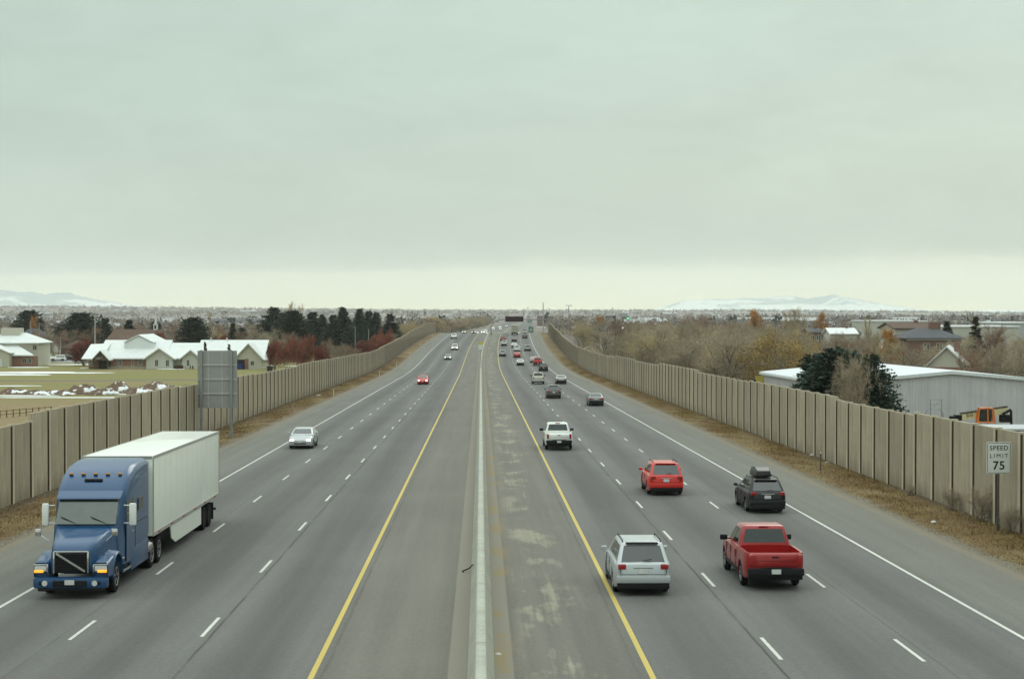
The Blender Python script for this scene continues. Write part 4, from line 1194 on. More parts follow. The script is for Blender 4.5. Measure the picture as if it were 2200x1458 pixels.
def tree_px(key, px, Y, ytop, wpx=None, **kw):
    """tree whose crown is centred on photo column px at distance Y with its top at photo row ytop"""
    p = at(px, ytop, Y); h = p.z - tz(p.x, Y) + .1
    width = 1.0
    if wpx and (key.startswith('spruce') or key.startswith('pine')): wpx = wpx * (2.2 if key.startswith('spruce') else 1.35)
    if wpx:
        td, cd, zmax, rad = PROTO[key]
        width = (wpx / 2) * Y / F / (rad * h / zmax)
    return tree(key, p.x, Y, h, width, **kw)

# ---- behind the left wall: dark conifers, red rows, thickets
for key, px, Y, yt, wp, lb in [
    ('pine1', 62, 600, 664, 62, 'dark rounded pine by the two-storey beige house'),
    ('pine1', 172, 560, 669, 84, 'broad dark pine left of the tall white pole'),
    ('pine0', 226, 580, 681, 44, 'smaller dark pine right beside the tall white pole'),
    ('spruce0', 278, 560, 685, 34, 'small pointed spruce over the brown roofed hall'),
    ('spruce1', 334, 590, 690, 40, 'low dark spruce next to the white steeple'),
    ('pine1', 415, 500, 679, 62, 'round dark green pine above the middle of the white roofs'),
    ('spruce0', 501, 540, 692, 22, 'tiny dark spruce between the round pine and the conifer grove'),
    ('spruce1', 520, 600, 703, 30, 'low dark spruce near the end of the white roofed chapel'),
    ('pine0', 588, 560, 657, 66, 'dark conifer with a pale top, first of the grove behind the chapel'),
    ('pine1', 628, 520, 664, 70, 'large dark conifer standing in front of the straw-coloured poplars'),
    ('pine0', 572, 500, 690, 54, 'short dark conifer beside the end of the chapel roof'),
    ('spruce1', 672, 560, 669, 46, 'dark conifer just right of the straw-coloured poplars'),
    ('spruce1', 692, 570, 674, 30, 'narrow dark conifer in a gap of the grove'),
    ('spruce0', 736, 560, 658, 42, 'tallest pointed conifer of the grove behind the red trees'),
    ('spruce1', 716, 545, 675, 34, 'shorter conifer leaning on the tallest pointed one'),
    ('spruce0', 773, 575, 661, 36, 'pointed conifer between the tallest one and the broad pair'),
    ('pine0', 792, 560, 665, 44, 'broad dark conifer, inner one of the pair near the wall'),
    ('pine0', 808, 545, 668, 40, 'broad dark conifer, outer one of the pair near the wall'),
    ('spruce1', 838, 530, 673, 34, 'lone dark conifer nearest the noise wall beside a red tree'),
    ('spruce0', 853, 560, 692, 22, 'small conifer half hidden by the lone dark conifer')]:
    tree_px(key, px, Y, yt, wp, label=lb, group='dark conifers beyond the playing field')
for key, px, Y, yt, wp, lb in [
    ('poplar', 617, 640, 642, 34, 'straw-coloured poplar rising highest behind the conifers'),
    ('poplar', 641, 650, 648, 26, 'straw-coloured poplar beside the highest one'),
    ('poplar', 446, 620, 664, 18, 'thin pale poplar behind the round dark pine'),
    ('orange0', 74, 590, 676, 26, 'small orange-brown tree beside the dark rounded pine')]:
    tree_px(key, px, Y, yt, wp, label=lb, group='pale trees beyond the playing field')
for key, px, Y, yt, wp, lb in [
    ('red0', 180, 426, 723, 66, 'dark red tree by the entrance end of the chapel'),
    ('red0', 590, 395, 724, 40, 'dark red tree touching the end gable of the chapel'),
    ('rust0', 617, 385, 722, 52, 'rust red tree, second from the chapel gable'),
    ('rust0', 640, 380, 720, 46, 'rust red tree in the middle of the row by the wall'),
    ('rust1', 662, 372, 716, 54, 'tallest rust orange tree of the row by the wall'),
    ('red0', 690, 360, 738, 40, 'low dark red tree at the wall end of the row'),
    ('rust0', 812, 470, 713, 48, 'dark red tree in front of the broad conifer pair'),
    ('rust1', 828, 480, 703, 38, 'bright rust tree under the lone dark conifer'),
    ('red0', 786, 440, 726, 50, 'wine red tree beside the bare plum-coloured thicket'),
    ('rust0', 345, 520, 706, 44, 'reddish tree just behind the middle chapel roof'),
    ('rust1', 305, 530, 712, 40, 'reddish tree below the white steeple'),
    ('rust0', 478, 500, 712, 40, 'reddish tree behind the chapel roof below the tiny spruce')]:
    tree_px(key, px, Y, yt, wp, label=lb, group='red trees around the chapel')
for k, (px, Y, yt, wp) in enumerate([(95, 520, 700, 50), (120, 500, 706, 60), (150, 540, 704, 50), (40, 640, 686, 50), (10, 560, 700, 60), (255, 600, 698, 40), (300, 640, 690, 50), (372, 600, 690, 44), (392, 570, 694, 40), (455, 590, 684, 40), (470, 560, 690, 44), (545, 620, 690, 40), (555, 560, 704, 40), (600, 470, 718, 40), (655, 610, 678, 50), (705, 460, 722, 44), (725, 430, 732, 56), (742, 410, 740, 56), (762, 440, 730, 50), (770, 400, 746, 50), (715, 375, 758, 40), (846, 520, 712, 40)]):
    tree_px(random.choice(['russet0', 'russet2', 'russet5', 'bare0', 'bare4']), px, Y, yt, wp, label='bare brown tree in the thickets around the white roofed chapel', group='bare trees around the chapel')
for k, (px, yt) in enumerate([(441, 732), (492, 738)]):
    tree_px('juniper', px, 300, yt, 12, label=['taller slim bronze shrub showing above the big sign back', 'shorter slim bronze shrub showing above the big sign back'][k], group='slim shrubs behind the sign', cat='shrub')
# far willow brush past the left wall
for k in range(56):
    px = random.uniform(865, 1040); Y = 440
    while at(px, 690, Y).x - xo(Y) > -28 and Y < 1400: Y += 5
    Y += random.uniform(0, 110)
    top = np.interp(px, [860, 900, 930, 960, 1000, 1050], [692, 678, 671, 683, 692, 699]) + random.uniform(0, 9)
    tree_px(random.choice(['straw1', 'straw3', 'straw4', 'bare1', 'russet0']), px, Y, top, None, label='straw-brown bare tree past the far end of the wall beside the oncoming lanes', group='bare trees past the end of the wall')
for k in range(34):
    px = random.uniform(985, 1048); Y = 900
    while at(px, 690, Y).x - xo(Y) > -27 and Y < 2000: Y += 10
    Y += random.uniform(0, 160); p = at(px, 700, Y)
    tree(random.choice(['russet0', 'russet5', 'bare1', 'bare4', 'straw4']), p.x, Y, random.uniform(7, 11), random.uniform(1.1, 1.5), label='brown bare tree beyond the crest behind the queue of oncoming headlights', group='bare trees beyond the crest')
# brown thickets that fill the town between the conifers
for k in range(70):
    Y = 470 * (950 / 470) ** random.random(); px = random.uniform(-20, 870)
    p = at(px, 690, Y)
    if p.x - xo(Y) > -30 or (px < 580 and Y < 480): continue
    tree(random.choice(['russet0', 'russet2', 'russet5', 'bare0', 'bare1', 'bare4', 'straw3']), p.x, Y, random.uniform(6.5, 10.5), random.uniform(1, 1.4), label='bare brown tree in the town beyond the white roofed chapel', group='bare trees beyond the chapel')

# ---- behind the right wall: the big thicket
for key, px, Y, yt, wp, lb in [
    ('ochre0', 1652, 205, 702, 150, 'ochre leafed tree right behind the grey warehouse roof'),
    ('ochre1', 1712, 208, 714, 120, 'thin ochre tree between the ochre leafed tree and the blue spruce'),
    ('orange0', 1617, 560, 662, 44, 'orange leafed tree standing above the thicket skyline'),
    ('orange0', 1768, 640, 668, 32, 'small round orange tree on the skyline over the low roofs'),
    ('orange0', 1288, 620, 676, 34, 'rusty tree at the near edge of the distant green lights'),
    ('ochre1', 1580, 420, 692, 70, 'ochre haze of a tree in the middle of the thicket'),
    ('ochre1', 1510, 460, 690, 50, 'small ochre tinted tree below the mountain foot'),
    ('orange0', 1905, 260, 702, 60, 'orange brown tree in front of the dark grey roof')]:
    tree_px(key, px, Y, yt, wp, label=lb, group='leafy trees among the thicket')
tree_px('bluespruce', 1790, 138, 742, 250, label='big dark blue-green spruce in front of the grey warehouse', group='evergreens near the warehouse')
tree_px('bluespruce', 1745, 142, 756, 140, label='lower blue-green spruce crowding the big one by the warehouse corner', group='evergreens near the warehouse')
tree_px('bluespruce', 1868, 137, 756, 150, label='blue-green spruce mixed with bare branches at the warehouse gable', group='evergreens near the warehouse')
tree_px('bluespruce', 1822, 138, 748, 190, label='blue-green spruce between its neighbours, wrapped in bare branches', group='evergreens near the warehouse')
tree_px('bronze', 2096, 330, 677, 62, label='tall bronze green spruce between the brick house and the pale cottage', group='evergreens near the warehouse')
tree_px('spruce0', 2034, 420, 688, 30, label='small dark spruce beside the chimney of the brick house', group='evergreens near the warehouse')
for key, px, Y, yt, wp, lb in [
    ('bare1', 1838, 124, 734, 130, 'bare tree whose pale branches stand in front of the blue spruce'),
    ('bare3', 1555, 208, 700, 210, 'wide bare tree with many dark limbs close behind the wall'),
    ('bare0', 1432, 270, 684, 130, 'bare tree with a dark stem in the middle of the thicket'),
    ('russet0', 1490, 360, 668, 90, 'russet bare tree reaching the foot of the mountain'),
    ('bare0', 1300, 420, 678, 70, 'bare tree rising from the thicket near the white yard light'),
    ('bare2', 1348, 380, 680, 60, 'upright bare tree just below the green signal light'),
    ('bare5', 1395, 320, 676, 100, 'many-stemmed bare tree left of the dark-stemmed one'),
    ('bare1', 1468, 300, 672, 110, 'spreading bare tree between the dark-stemmed one and the russet one'),
    ('russet5', 1535, 340, 668, 90, 'russet bare tree right of the mountain foot'),
    ('bare3', 1600, 320, 674, 110, 'spreading bare tree in front of the orange skyline tree'),
    ('straw4', 1248, 520, 682, 60, 'straw coloured bare tree beside the tall lamp mast'),
    ('bare0', 1375, 320, 690, 90, 'grey bare tree low in the near thicket with a leaning crown'),
    ('bare2', 1480, 255, 698, 100, 'upright grey bare tree left of the wide one behind the wall'),
    ('bare4', 2118, 196, 722, 130, 'round bare tree directly above the warehouse ridge'),
    ('bare1', 2185, 200, 700, 150, 'tall bare tree cut by the frame edge behind the warehouse'),
    ('bare3', 1935, 230, 718, 150, 'bare grey tree in front of the brick house with the dark roof'),
    ('russet2', 2140, 300, 690, 90, 'brown bare tree beside the tall bronze spruce'),
    ('poplar', 1862, 420, 672, 26, 'pale poplar standing alone above the low white warehouse'),
    ('poplar', 1722, 520, 655, 44, 'thin pale poplar whose twigs cross the mountain'),
    ('poplar', 1700, 530, 660, 40, 'thin pale poplar beside the one crossing the mountain')]:
    tree_px(key, px, Y, yt, wp, label=lb, group='bare trees that stand out of the thicket')
n_th = 0
rt = random.Random(3)
def thicket(n, px0, px1, Y0, Y1, fn, lb, grp, keys, gap=2.4):
    got = 0; tries = 0
    while got < n and tries < n * 12:
        tries += 1
        Y = Y0 * (Y1 / Y0) ** rt.random(); px = rt.uniform(px0, px1)
        p = at(px, 700, Y); a = p.x - xo(Y)
        h = fn(rt)
        if a < 25.5 + .36 * h: continue
        if 1570 < px < 1760 and Y < 240: continue
        if 1985 < px < 2080 and Y < 240: continue
        # keep clear of buildings
        if any(x0 < p.x < x1 and y0 < Y < y1 for (x0, x1, y0, y1) in KEEP): continue
        if any((p.x - q[0]) ** 2 + (Y - q[1]) ** 2 < gap ** 2 for q in TREES): continue
        top = 672 - (p.z * 0 + tz(p.x, Y) + h - H) / Y * F
        lim = np.interp(px, [1180, 1250, 1320, 1420, 1500, 1560, 1650, 1750, 1900, 2000, 2200], [690, 680, 674, 666, 659, 667, 682, 684, 700, 720, 698])
        if top < lim + rt.uniform(0, 8): h = max(4.5, H + (672 - lim - rt.uniform(0, 10)) / F * Y - tz(p.x, Y))
        tree(rt.choice(keys), p.x, Y, h, rt.uniform(.95, 1.35), label=lb, group=grp); got += 1
KEEP = [(28, 56, 100, 186), (-200, -30, 390, 470)]
thicket(62, 1215, 1690, 140, 330, lambda r: r.uniform(6.5, 10.5), 'grey-brown bare tree in the near thicket along the noise wall', 'bare trees in the thicket along the wall', ['bare0', 'bare1', 'bare2', 'bare3', 'bare4', 'bare5', 'straw4', 'straw1'])
thicket(60, 1180, 1720, 330, 800, lambda r: r.uniform(7, 11), 'brown bare tree in the far thicket beyond the noise wall', 'bare trees in the far thicket', ['bare0', 'bare1', 'bare2', 'bare4', 'straw1', 'straw3', 'straw4', 'russet0', 'russet5'])
thicket(12, 1750, 1900, 250, 400, lambda r: r.uniform(6, 8), 'bare tree scattered among the houses behind the grey warehouse', 'bare trees among the houses', ['bare0', 'bare1', 'bare4', 'russet2'])
thicket(44, 1680, 2230, 190, 800, lambda r: r.uniform(6, 9.5), 'bare tree scattered among the houses behind the grey warehouse', 'bare trees among the houses', ['bare0', 'bare1', 'bare3', 'bare4', 'bare5', 'russet2', 'straw3'])

# ---- far woodland and undergrowth as masses
def clumps(name, n, X, Y, hgt, wid, tris, mat, size):
    r = np.random.default_rng(99 + n)
    Z = terrain(X, Y)
    P = r.normal(size=(n, tris, 3)); P /= np.linalg.norm(P, axis=2)[:, :, None]; P *= (.35 + .65 * r.random((n, tris, 1)) ** .5)
    P[:, :, 0] *= wid[:, None] / 2; P[:, :, 1] *= wid[:, None] / 2; P[:, :, 2] = (P[:, :, 2] * .5 + .5) * hgt[:, None]
    C = np.stack([X, Y, Z], -1)[:, None, :] + P
    a = r.normal(size=C.shape); b = r.normal(size=C.shape)
    s = size * hgt[:, None, None]
    T = np.stack([C - a * s * .5, C + a * s * .5, C + b * s * .7 + np.array([0, 0, .25]) * s], 2).reshape(-1, 3, 3)
    return tag(np_mesh(name, T.reshape(-1, 3), np.arange(len(T) * 3).reshape(-1, 3), mat), kind='stuff')
M_FAR = leaf_material('far_woods', [(.15, .128, .118), (.21, .18, .155), (.26, .215, .165)], 0, .012)
M_FAR_G = leaf_material('far_evergreens', [(.02, .03, .022), (.035, .045, .03)], 0, .02)
def scatter_far(n, y0, y1, wmul, power=1.0, mn=28):
    Y = y0 * (y1 / y0) ** (RNG.random(n) ** power)
    X = (RNG.random(n) * 2 - 1) * (Y * .36 + 60)
    keep = (np.abs(X - np.interp(Y, _YS, _XS)) > mn + 0 * Y) | (Y > 2600)
    # woods grow in belts across the valley
    belt = np.sin(Y * .0042 + X * .0009 + np.sin(X * .0013) * 1.5) + np.sin(Y * .0011 - X * .0019 + 1) * .8 + RNG.normal(0, .55, n)
    keep &= (belt > -.35) | (Y < 1100)
    return X[keep], Y[keep]
X, Y = scatter_far(1900, 640, 1500, 1)
clumps('far_wood', len(X), X, Y, RNG.uniform(5, 9.5, len(X)), RNG.uniform(5, 10, len(X)), 46, M_FAR, .13)
X, Y = scatter_far(7000, 1400, 6800, 1, .85)
clumps('far_wood', len(X), X, Y, RNG.uniform(5, 10, len(X)), RNG.uniform(8, 26, len(X)), 16, M_FAR, .28)
X, Y = scatter_far(500, 900, 5500, 1, .8)
clumps('far_evergreen', len(X), X, Y, RNG.uniform(6, 12, len(X)), RNG.uniform(5, 9, len(X)), 22, M_FAR_G, .22)
# ridge-top belt that makes the skyline
nr = 2600
Y = RNG.uniform(6200, 6700, nr); X = (RNG.random(nr) * 2 - 1) * Y * .36
clumps('far_wood', nr, X, Y, RNG.uniform(5, 12, nr), RNG.uniform(12, 30, nr), 12, M_FAR, .3)
# undergrowth below the thicket
nu = 9000
Y = 130 * (700 / 130) ** RNG.random(nu); a = 26 + 150 * RNG.random(nu) ** 1.4; X = a + np.interp(Y, _YS, _XS)
ok = ~((X > 27) & (X < 56) & (Y < 190)); X, Y = X[ok], Y[ok]
clumps('undergrowth', len(X), X, Y, RNG.uniform(.8, 2.6, len(X)), RNG.uniform(1.2, 3, len(X)), 14, M_TWIG, .14)

# small bare shrubs at the foot of the right wall
def shrub(px, py, Y, hgt, label):
    p = at(px, py, Y); X = 22.8 - .45
    td = PROTO['bare4']
    o = tree('bare4', X, Y, hgt, .75, label=label, group='leafless shrubs at the foot of the wall', cat='shrub', sink=0)
    o.name = 'bare_shrub'; o.location.z = rz(Y) + .02
shrub(2125, 1110, 68.8 + 2.5, 1.9, 'leafless shrub against the wall beside the speed limit post')
shrub(2165, 1120, 67.2, 1.4, 'lower leafless shrub between the speed limit post and the frame edge')
shrub(2075, 1080, 76, 1.3, 'small leafless shrub against the wall two panels from the speed limit sign')
shrub(2000, 1060, 83, .8, 'tiny leafless shrub at the wall base near the short wall bay')
# ------------------------------------------------------------------ buildings
M_SNOWROOF = pmat('snowy_roof', (.68, .71, .70), .8, .10, .6, bmp=.2, c2=(.60, .63, .62))
M_SIDING = pmat('cream_siding', (.48, .465, .39), .75, .10, 3, stretch=(.6, .6, 9))
M_SIDING_G = pmat('grey_green_siding', (.50, .50, .45), .75, .10, 3, stretch=(.6, .6, 9))
def brick_material(name, c1, c2, mortar):
    if name in _MC: return _MC[name]
    m, nt, b = new_mat(name)
    br = nt.n('ShaderNodeTexBrick'); o = nt.obj(); x, y, z = nt.sep(o)
    cb = nt.n('ShaderNodeCombineXYZ'); nt.L.new(nt.math('ADD', x, y), cb.inputs[0]); nt.L.new(z, cb.inputs[1]); nt.L.new(cb.outputs[0], br.inputs['Vector'])
    for k, v in (('Color1', c1), ('Color2', c2), ('Mortar', mortar)): br.inputs[k].default_value = (*v, 1)
    br.inputs['Scale'].default_value = 1; br.inputs['Brick Width'].default_value = .4; br.inputs['Row Height'].default_value = .14; br.inputs['Mortar Size'].default_value = .012
    n = nt.noise(o, 1.2, 4)
    nt.L.new(nt.mix(nt.maprange(n, .35, .65, 0, .4), br.outputs[0], c2), b.inputs['Base Color']); b.inputs['Roughness'].default_value = .9
    _MC[name] = m
    return m
M_BRICK = brick_material('red_brick', (.20, .085, .055), (.26, .12, .08), (.26, .24, .2))
M_BRICK_D = brick_material('brown_brick', (.15, .075, .055), (.20, .10, .07), (.2, .18, .16))
M_STONE = pmat('pale_stone', (.34, .31, .24), .9, .2, 2, bmp=.4)
M_FASCIA = pmat('white_fascia', (.58, .59, .56), .6, .08, 3)
M_SHINGLE = pmat('brown_shingle', (.105, .068, .050), .95, .22, 2.5, bmp=.5)
M_SHINGLE_G = pmat('slate_shingle', (.085, .088, .098), .95, .22, 2.5, bmp=.5)
M_WINDOW = glass_mat('window_glass', (.035, .042, .045), .08)
M_TRIMW = pmat('window_trim', (.55, .55, .5), .6, .08, 3)
M_DARKDOOR = pmat('dark_opening', (.02, .02, .022), .8, .2, 3)
M_STEELW = pmat('white_steel', (.60, .62, .60), .5, .1, 1.5)
M_TIMBER = pmat('brown_timber', (.13, .075, .04), .8, .2, 4)

def gable_walls(mb, x0, x1, y0, y1, z0, z1, zr, axis):
    """box walls with gable ends; axis 'x' = ridge runs along x"""
    if axis == 'x':
        ym = (y0 + y1) / 2
        mb.loft([[(x, y0, z0), (x, y0, z1), (x, ym, zr), (x, y1, z1), (x, y1, z0)] for x in (x0, x1)])
    else:
        xm = (x0 + x1) / 2
        mb.loft([[(x0, y, z0), (x0, y, z1), (xm, y, zr), (x1, y, z1), (x1, y, z0)] for y in (y0, y1)])
def gable_roof(mb, x0, x1, y0, y1, z1, zr, axis, ov=.45, th=.22):
    if axis == 'x':
        ym = (y0 + y1) / 2; k = (zr - z1) / (ym - y0)
        mb.loft([[(x, y0 - ov, z1 - ov * k), (x, ym, zr), (x, y1 + ov, z1 - ov * k), (x, y1 + ov, z1 - ov * k + th), (x, ym, zr + th), (x, y0 - ov, z1 - ov * k + th)] for x in (x0 - ov, x1 + ov)])
    else:
        xm = (x0 + x1) / 2; k = (zr - z1) / (xm - x0)
        mb.loft([[(x0 - ov, y, z1 - ov * k), (xm, y, zr), (x1 + ov, y, z1 - ov * k), (x1 + ov, y, z1 - ov * k + th), (xm, y, zr + th), (x0 - ov, y, z1 - ov * k + th)] for y in (y0 - ov, y1 + ov)])
def hip_roof(mb, x0, x1, y0, y1, z1, zr, ov=.5, th=.2, ridge=None):
    xm0, xm1 = ridge or (x0 + (y1 - y0) / 2, x1 - (y1 - y0) / 2); ym = (y0 + y1) / 2
    a = [(x0 - ov, y0 - ov, z1), (x1 + ov, y0 - ov, z1), (x1 + ov, y1 + ov, z1), (x0 - ov, y1 + ov, z1)]
    t = [(p[0], p[1], z1 + th) for p in a]; r0 = (xm0, ym, zr + th); r1 = (xm1, ym, zr + th)
    mb.add(a + t + [r0, r1], [(0, 3, 2, 1), (0, 1, 5, 4), (1, 2, 6, 5), (2, 3, 7, 6), (3, 0, 4, 7), (4, 5, 9, 8), (6, 7, 8, 9), (5, 6, 9), (7, 4, 8)])
def win(parent, x, z, w_, h_, yf, face='front', glass=M_WINDOW, bars=True):
    """window on the wall plane facing -y (front) or -x (side, then x is the y position and yf the x of the wall)"""
    fr = MB(); gl = MB()
    if face == 'front':
        fr.box((x, yf - .03, z), (w_ + .16, .07, h_ + .16)); 
        p = gl.box((x, yf - .055, z), (w_, .05, h_))
        if bars: fr.box((x, yf - .085, z), (.05, .012, h_))
    else:
        s = face
        fr.box((yf + s * .03, x, z), (.07, w_ + .16, h_ + .16)); gl.box((yf + s * .055, x, z), (.05, w_, h_))
    f = fr.build('window', M_TRIMW, parent); gl.build('pane', glass, f)
def door(parent, x, z0, w_, h_, yf, mat):
    d = MB(); d.box((x, yf - .03, z0 + h_ / 2), (w_, .08, h_)); dd = d.build('door', mat, parent)
    k = MB(); k.box((x + w_ * .38, yf - .09, z0 + 1.0), (.08, .05, .12)); k.build('handle', M_CHROME, dd)

def local_building(name, label, cat, px, Y, rot=0.0, dz=0.0, group=None):
    p = at(px, 700, Y); return thing(name, label, cat, (p.x, Y, tz(p.x, Y) + dz), rot, group)

# chapel: origin at the foot of its front wall under photo column 190; x runs right. px/m at Y=405 is 8.54
CY = 405.0; S_ = F / CY
ch = local_building('chapel', 'long low chapel with snow covered roofs and grey gables beyond the playing field', 'building', 190, CY)
def cx(px): return (px - 190) / S_
def czz(py): return at(300, py, CY).z - ch.location.z
E = 2.75
# main block, ridge along x; the front slope is a wide white plane
def chap_block(x0, x1, d, ridge, e=E, wall=M_SIDING):
    mb = MB(); gable_walls(mb, x0, x1, 0, d, -.5, e, ridge, 'x'); mb.build('wall', wall, ch)
    r = MB(); gable_roof(r, x0, x1, 0, d, e, ridge, 'x', .7, .28); r.build('roof', M_SNOWROOF, ch)
chap_block(cx(216), cx(350), 16, czz(731) - .3)
mb = MB(); gable_roof(mb, cx(258), cx(322), 3.5, 22, czz(733) - .5, czz(721), 'y', .0, .25); gable_walls(mb, cx(259), cx(321), 3.8, 21, E, czz(733) - .6, czz(721) - .15, 'y'); mb.build('roof', M_SNOWROOF, ch)
chap_block(cx(330), cx(440), 14, czz(737) - .3)
chap_block(cx(424), cx(560), 16, czz(731) - .3)
def gable_front(px0, px1, peak_py, proj, wallm, e=E):
    x0, x1 = cx(px0), cx(px1); zr = czz(peak_py) - .3
    mb = MB(); gable_walls(mb, x0, x1, -proj, 6, -.5, e, zr, 'y'); mb.build('wall', wallm, ch)
    r = MB(); gable_roof(r, x0, x1, -proj, 6.5, e, zr, 'y', .6, .28); r.build('roof', M_SNOWROOF, ch)
    f = MB(); xm = (x0 + x1) / 2; k = (zr - e) / (xm - x0)
    for s in (-1, 1):
        xo_ = xm + s * (xm - x0 + .6)
        f.loft([[(xm, -proj - .62, zr - .06), (xm, -proj - .70, zr - .06), (xm, -proj - .70, zr + .24), (xm, -proj - .62, zr + .24)], [(xo_, -proj - .62, e - .6 * k - .06), (xo_, -proj - .70, e - .6 * k - .06), (xo_, -proj - .70, e - .6 * k + .24), (xo_, -proj - .62, e - .6 * k + .24)]])
    f.build('fascia', M_FASCIA, ch)
    return -proj
yf = gable_front(318, 374, 746, 3.0, M_SIDING_G)
win(ch, cx(340), 1.5, .7, 1.5, yf); win(ch, cx(363), 1.5, .7, 1.5, yf)
yf = gable_front(392, 430, 750, 2.0, M_SIDING_G)
win(ch, cx(405), 1.5, .6, 1.4, yf)
yf = gable_front(508, 564, 736, 4.0, M_SIDING)
op = MB(); op.box((cx(519.5), yf - .02, 1.2), (2.1, .08, 2.4)); op.build('carport_opening', M_DARKDOOR, ch)
bp_ = MB(); bp_.box((cx(532), yf - .03, 1.3), (.9, .12, 2.6)); bp_.build('brick_pier', M_BRICK, ch)
win(ch, cx(544), 1.5, .8, 1.0, yf)
# entrance end: brick panels, low porch roof and timber porch gable
br = MB(); br.box(((cx(232) + cx(314)) / 2, -.06, 1.45), (cx(314) - cx(232), .12, 2.5)); br.build('brick_panel', M_BRICK, ch)
sb = MB(); sb.box(((cx(232) + cx(314)) / 2, -.10, .3), (cx(314) - cx(232), .22, .6)); sb.build('stone_base', M_STONE, ch)
win(ch, cx(257), 1.5, .9, 1.5, -.13); win(ch, cx(300), 1.6, .9, 1.3, -.13); win(ch, cx(284), 1.5, .5, 1.6, -.13)
pr = MB(); pr.loft([[(cx(183), -4, E - .3), (cx(183), -4, E - .1), (cx(183), 6, czz(740)), (cx(183), 6, czz(740) - .2)], [(cx(226), -4, E - .3), (cx(226), -4, E - .1), (cx(226), 6, czz(738)), (cx(226), 6, czz(738) - .2)]]); pr.build('porch_roof', M_SNOWROOF, ch)
pw = MB(); pw.box(((cx(188) + cx(222)) / 2, 1.0, 1.3), (cx(222) - cx(188), .3, 2.9)); pw.build('brick_panel', M_BRICK, ch)
win(ch, cx(194), 1.5, .8, 1.7, .84)
gx0, gx1 = cx(208), cx(240)
pg = MB(); gable_roof(pg, gx0, gx1, -4.4, 2, E - .2, czz(751) - .2, 'y', .4, .24); pg.build('porch_roof', M_SNOWROOF, ch)
tr_ = MB(); xm = (gx0 + gx1) / 2
for x in (gx0 + .1, gx1 - .1): tr_.box((x, -4.2, 1.2), (.25, .25, 2.9))
tr_.box((xm, -4.3, E - .25), (gx1 - gx0, .2, .22))
tr_.tube([(gx0, -4.3, E - .3), (xm, -4.3, czz(751) - .4)], .12, 4); tr_.tube([(gx1, -4.3, E - .3), (xm, -4.3, czz(751) - .4)], .12, 4); tr_.tube([(xm, -4.3, E - .3), (xm, -4.3, czz(751) - .4)], .1, 4)
tr_.build('porch_frame', M_TIMBER, ch)
for x in (gx0 + .9, xm, gx1 - .9): door(ch, x, 0, .95, 2.1, -.13, M_DARKDOOR)
for x in (cx(440), cx(475)):
    v = MB(); v.box((x, 7.5, czz(731) + .2), (.3, .3, .6)); v.build('roof_vent', M_STEELW, ch)
hd = MB()
for k in range(26):
    hd.box((cx(378) + k * .20 + random.uniform(-.05, .05), -1.5 + random.uniform(-.2, .2), .42 + random.uniform(-.06, .06)), (.45, .8, .9), .16, Matrix.Rotation(random.uniform(-.6, .6), 3, 'Z'))
ho = hd.build('hedge', leaf_material('hedge_twigs', [(.06, .03, .02), (.10, .055, .035), (.07, .06, .03)], 0, 3), None, None)
ho.location = ch.location; tag(ho, 'low clipped brown hedge along the chapel wall between two grey gables', 'hedge')
bn = thing('wheelie_bin', 'blue bin in the carport of the chapel end gable', 'bin', (ch.location.x + cx(519), CY + yf - .9, ch.location.z))
b1 = MB(); b1.loft([[(-.5, -.4, .1), (.5, -.4, .1), (.5, .4, .1), (-.5, .4, .1)], [(-.62, -.5, 1.25), (.62, -.5, 1.25), (.62, .5, 1.25), (-.62, .5, 1.25)]]); b1.build('body', pmat('bin_blue', (.02, .045, .22), .5), bn)
b2 = MB(); b2.box((0, 0, 1.30), (1.3, 1.08, .10), .03); b2.build('lid', pmat('bin_lid', (.015, .03, .16), .5), bn)
for x in (-.4, .4): make_wheel(bn, x, .42, .12, .08, 1, rim=False)
p = at(580, 790, 385)
bn = thing('dumpster', 'dark metal dumpster on the lawn by the first dark red tree', 'dumpster', (p.x, 385, tz(p.x, 385)), .1)
b1 = MB(); b1.loft([[(-.6, -.5, .05), (.6, -.5, .05), (.6, .5, .05), (-.6, .5, .05)], [(-.72, -.6, 1.15), (.72, -.6, 1.15), (.72, .6, 1.15), (-.72, .6, 1.15)]]); b1.build('body', pmat('dumpster_dark', (.03, .035, .035), .6), bn)
b2 = MB(); b2.box((0, .05, 1.21), (1.5, 1.25, .10), .03); b2.build('lid', M_TRIM, bn)

# two-storey beige house at the frame edge
hs = local_building('beige_house', 'two-storey beige house with snowy roofs at the edge of the playing field', 'house', 0, 425)
k_ = F / 425
def hx(px): return px / k_
def hz_(py): return at(0, py, 425).z - hs.location.z
mb = MB(); gable_walls(mb, hx(-60), hx(74), 3, 15, -.5, hz_(738), hz_(738) + .1, 'x'); mb.build('wall', M_SIDING, hs)
mb = MB(); hip_roof(mb, hx(-60), hx(74), 3, 15, hz_(738), hz_(717), .6, .2, (hx(-10), hx(36))); mb.build('roof', M_SNOWROOF, hs)
mb = MB(); mb.box((hx(5), 9, hz_(714)), (5, 4, 2.2)); mb.build('dormer', M_SIDING, hs)
win(hs, hx(67), hz_(747), 1.0, 1.2, 3)
mb = MB(); mb.box(((hx(-60) + hx(74)) / 2, .9, 1.0), (hx(74) - hx(-60), 4, 3.2)); mb.build('wall', M_BRICK, hs)
mb = MB(); mb.loft([[(hx(-60), -1.8, hz_(764)), (hx(74), -1.8, hz_(764)), (hx(76), -1.8, hz_(764) + .25), (hx(-60), -1.8, hz_(764) + .25)], [(hx(-60), 3.2, hz_(742) - .2), (hx(30), 3.2, hz_(742) - .2), (hx(30), 3.2, hz_(742)), (hx(-60), 3.2, hz_(742))]]); mb.build('porch_roof', M_SNOWROOF, hs)
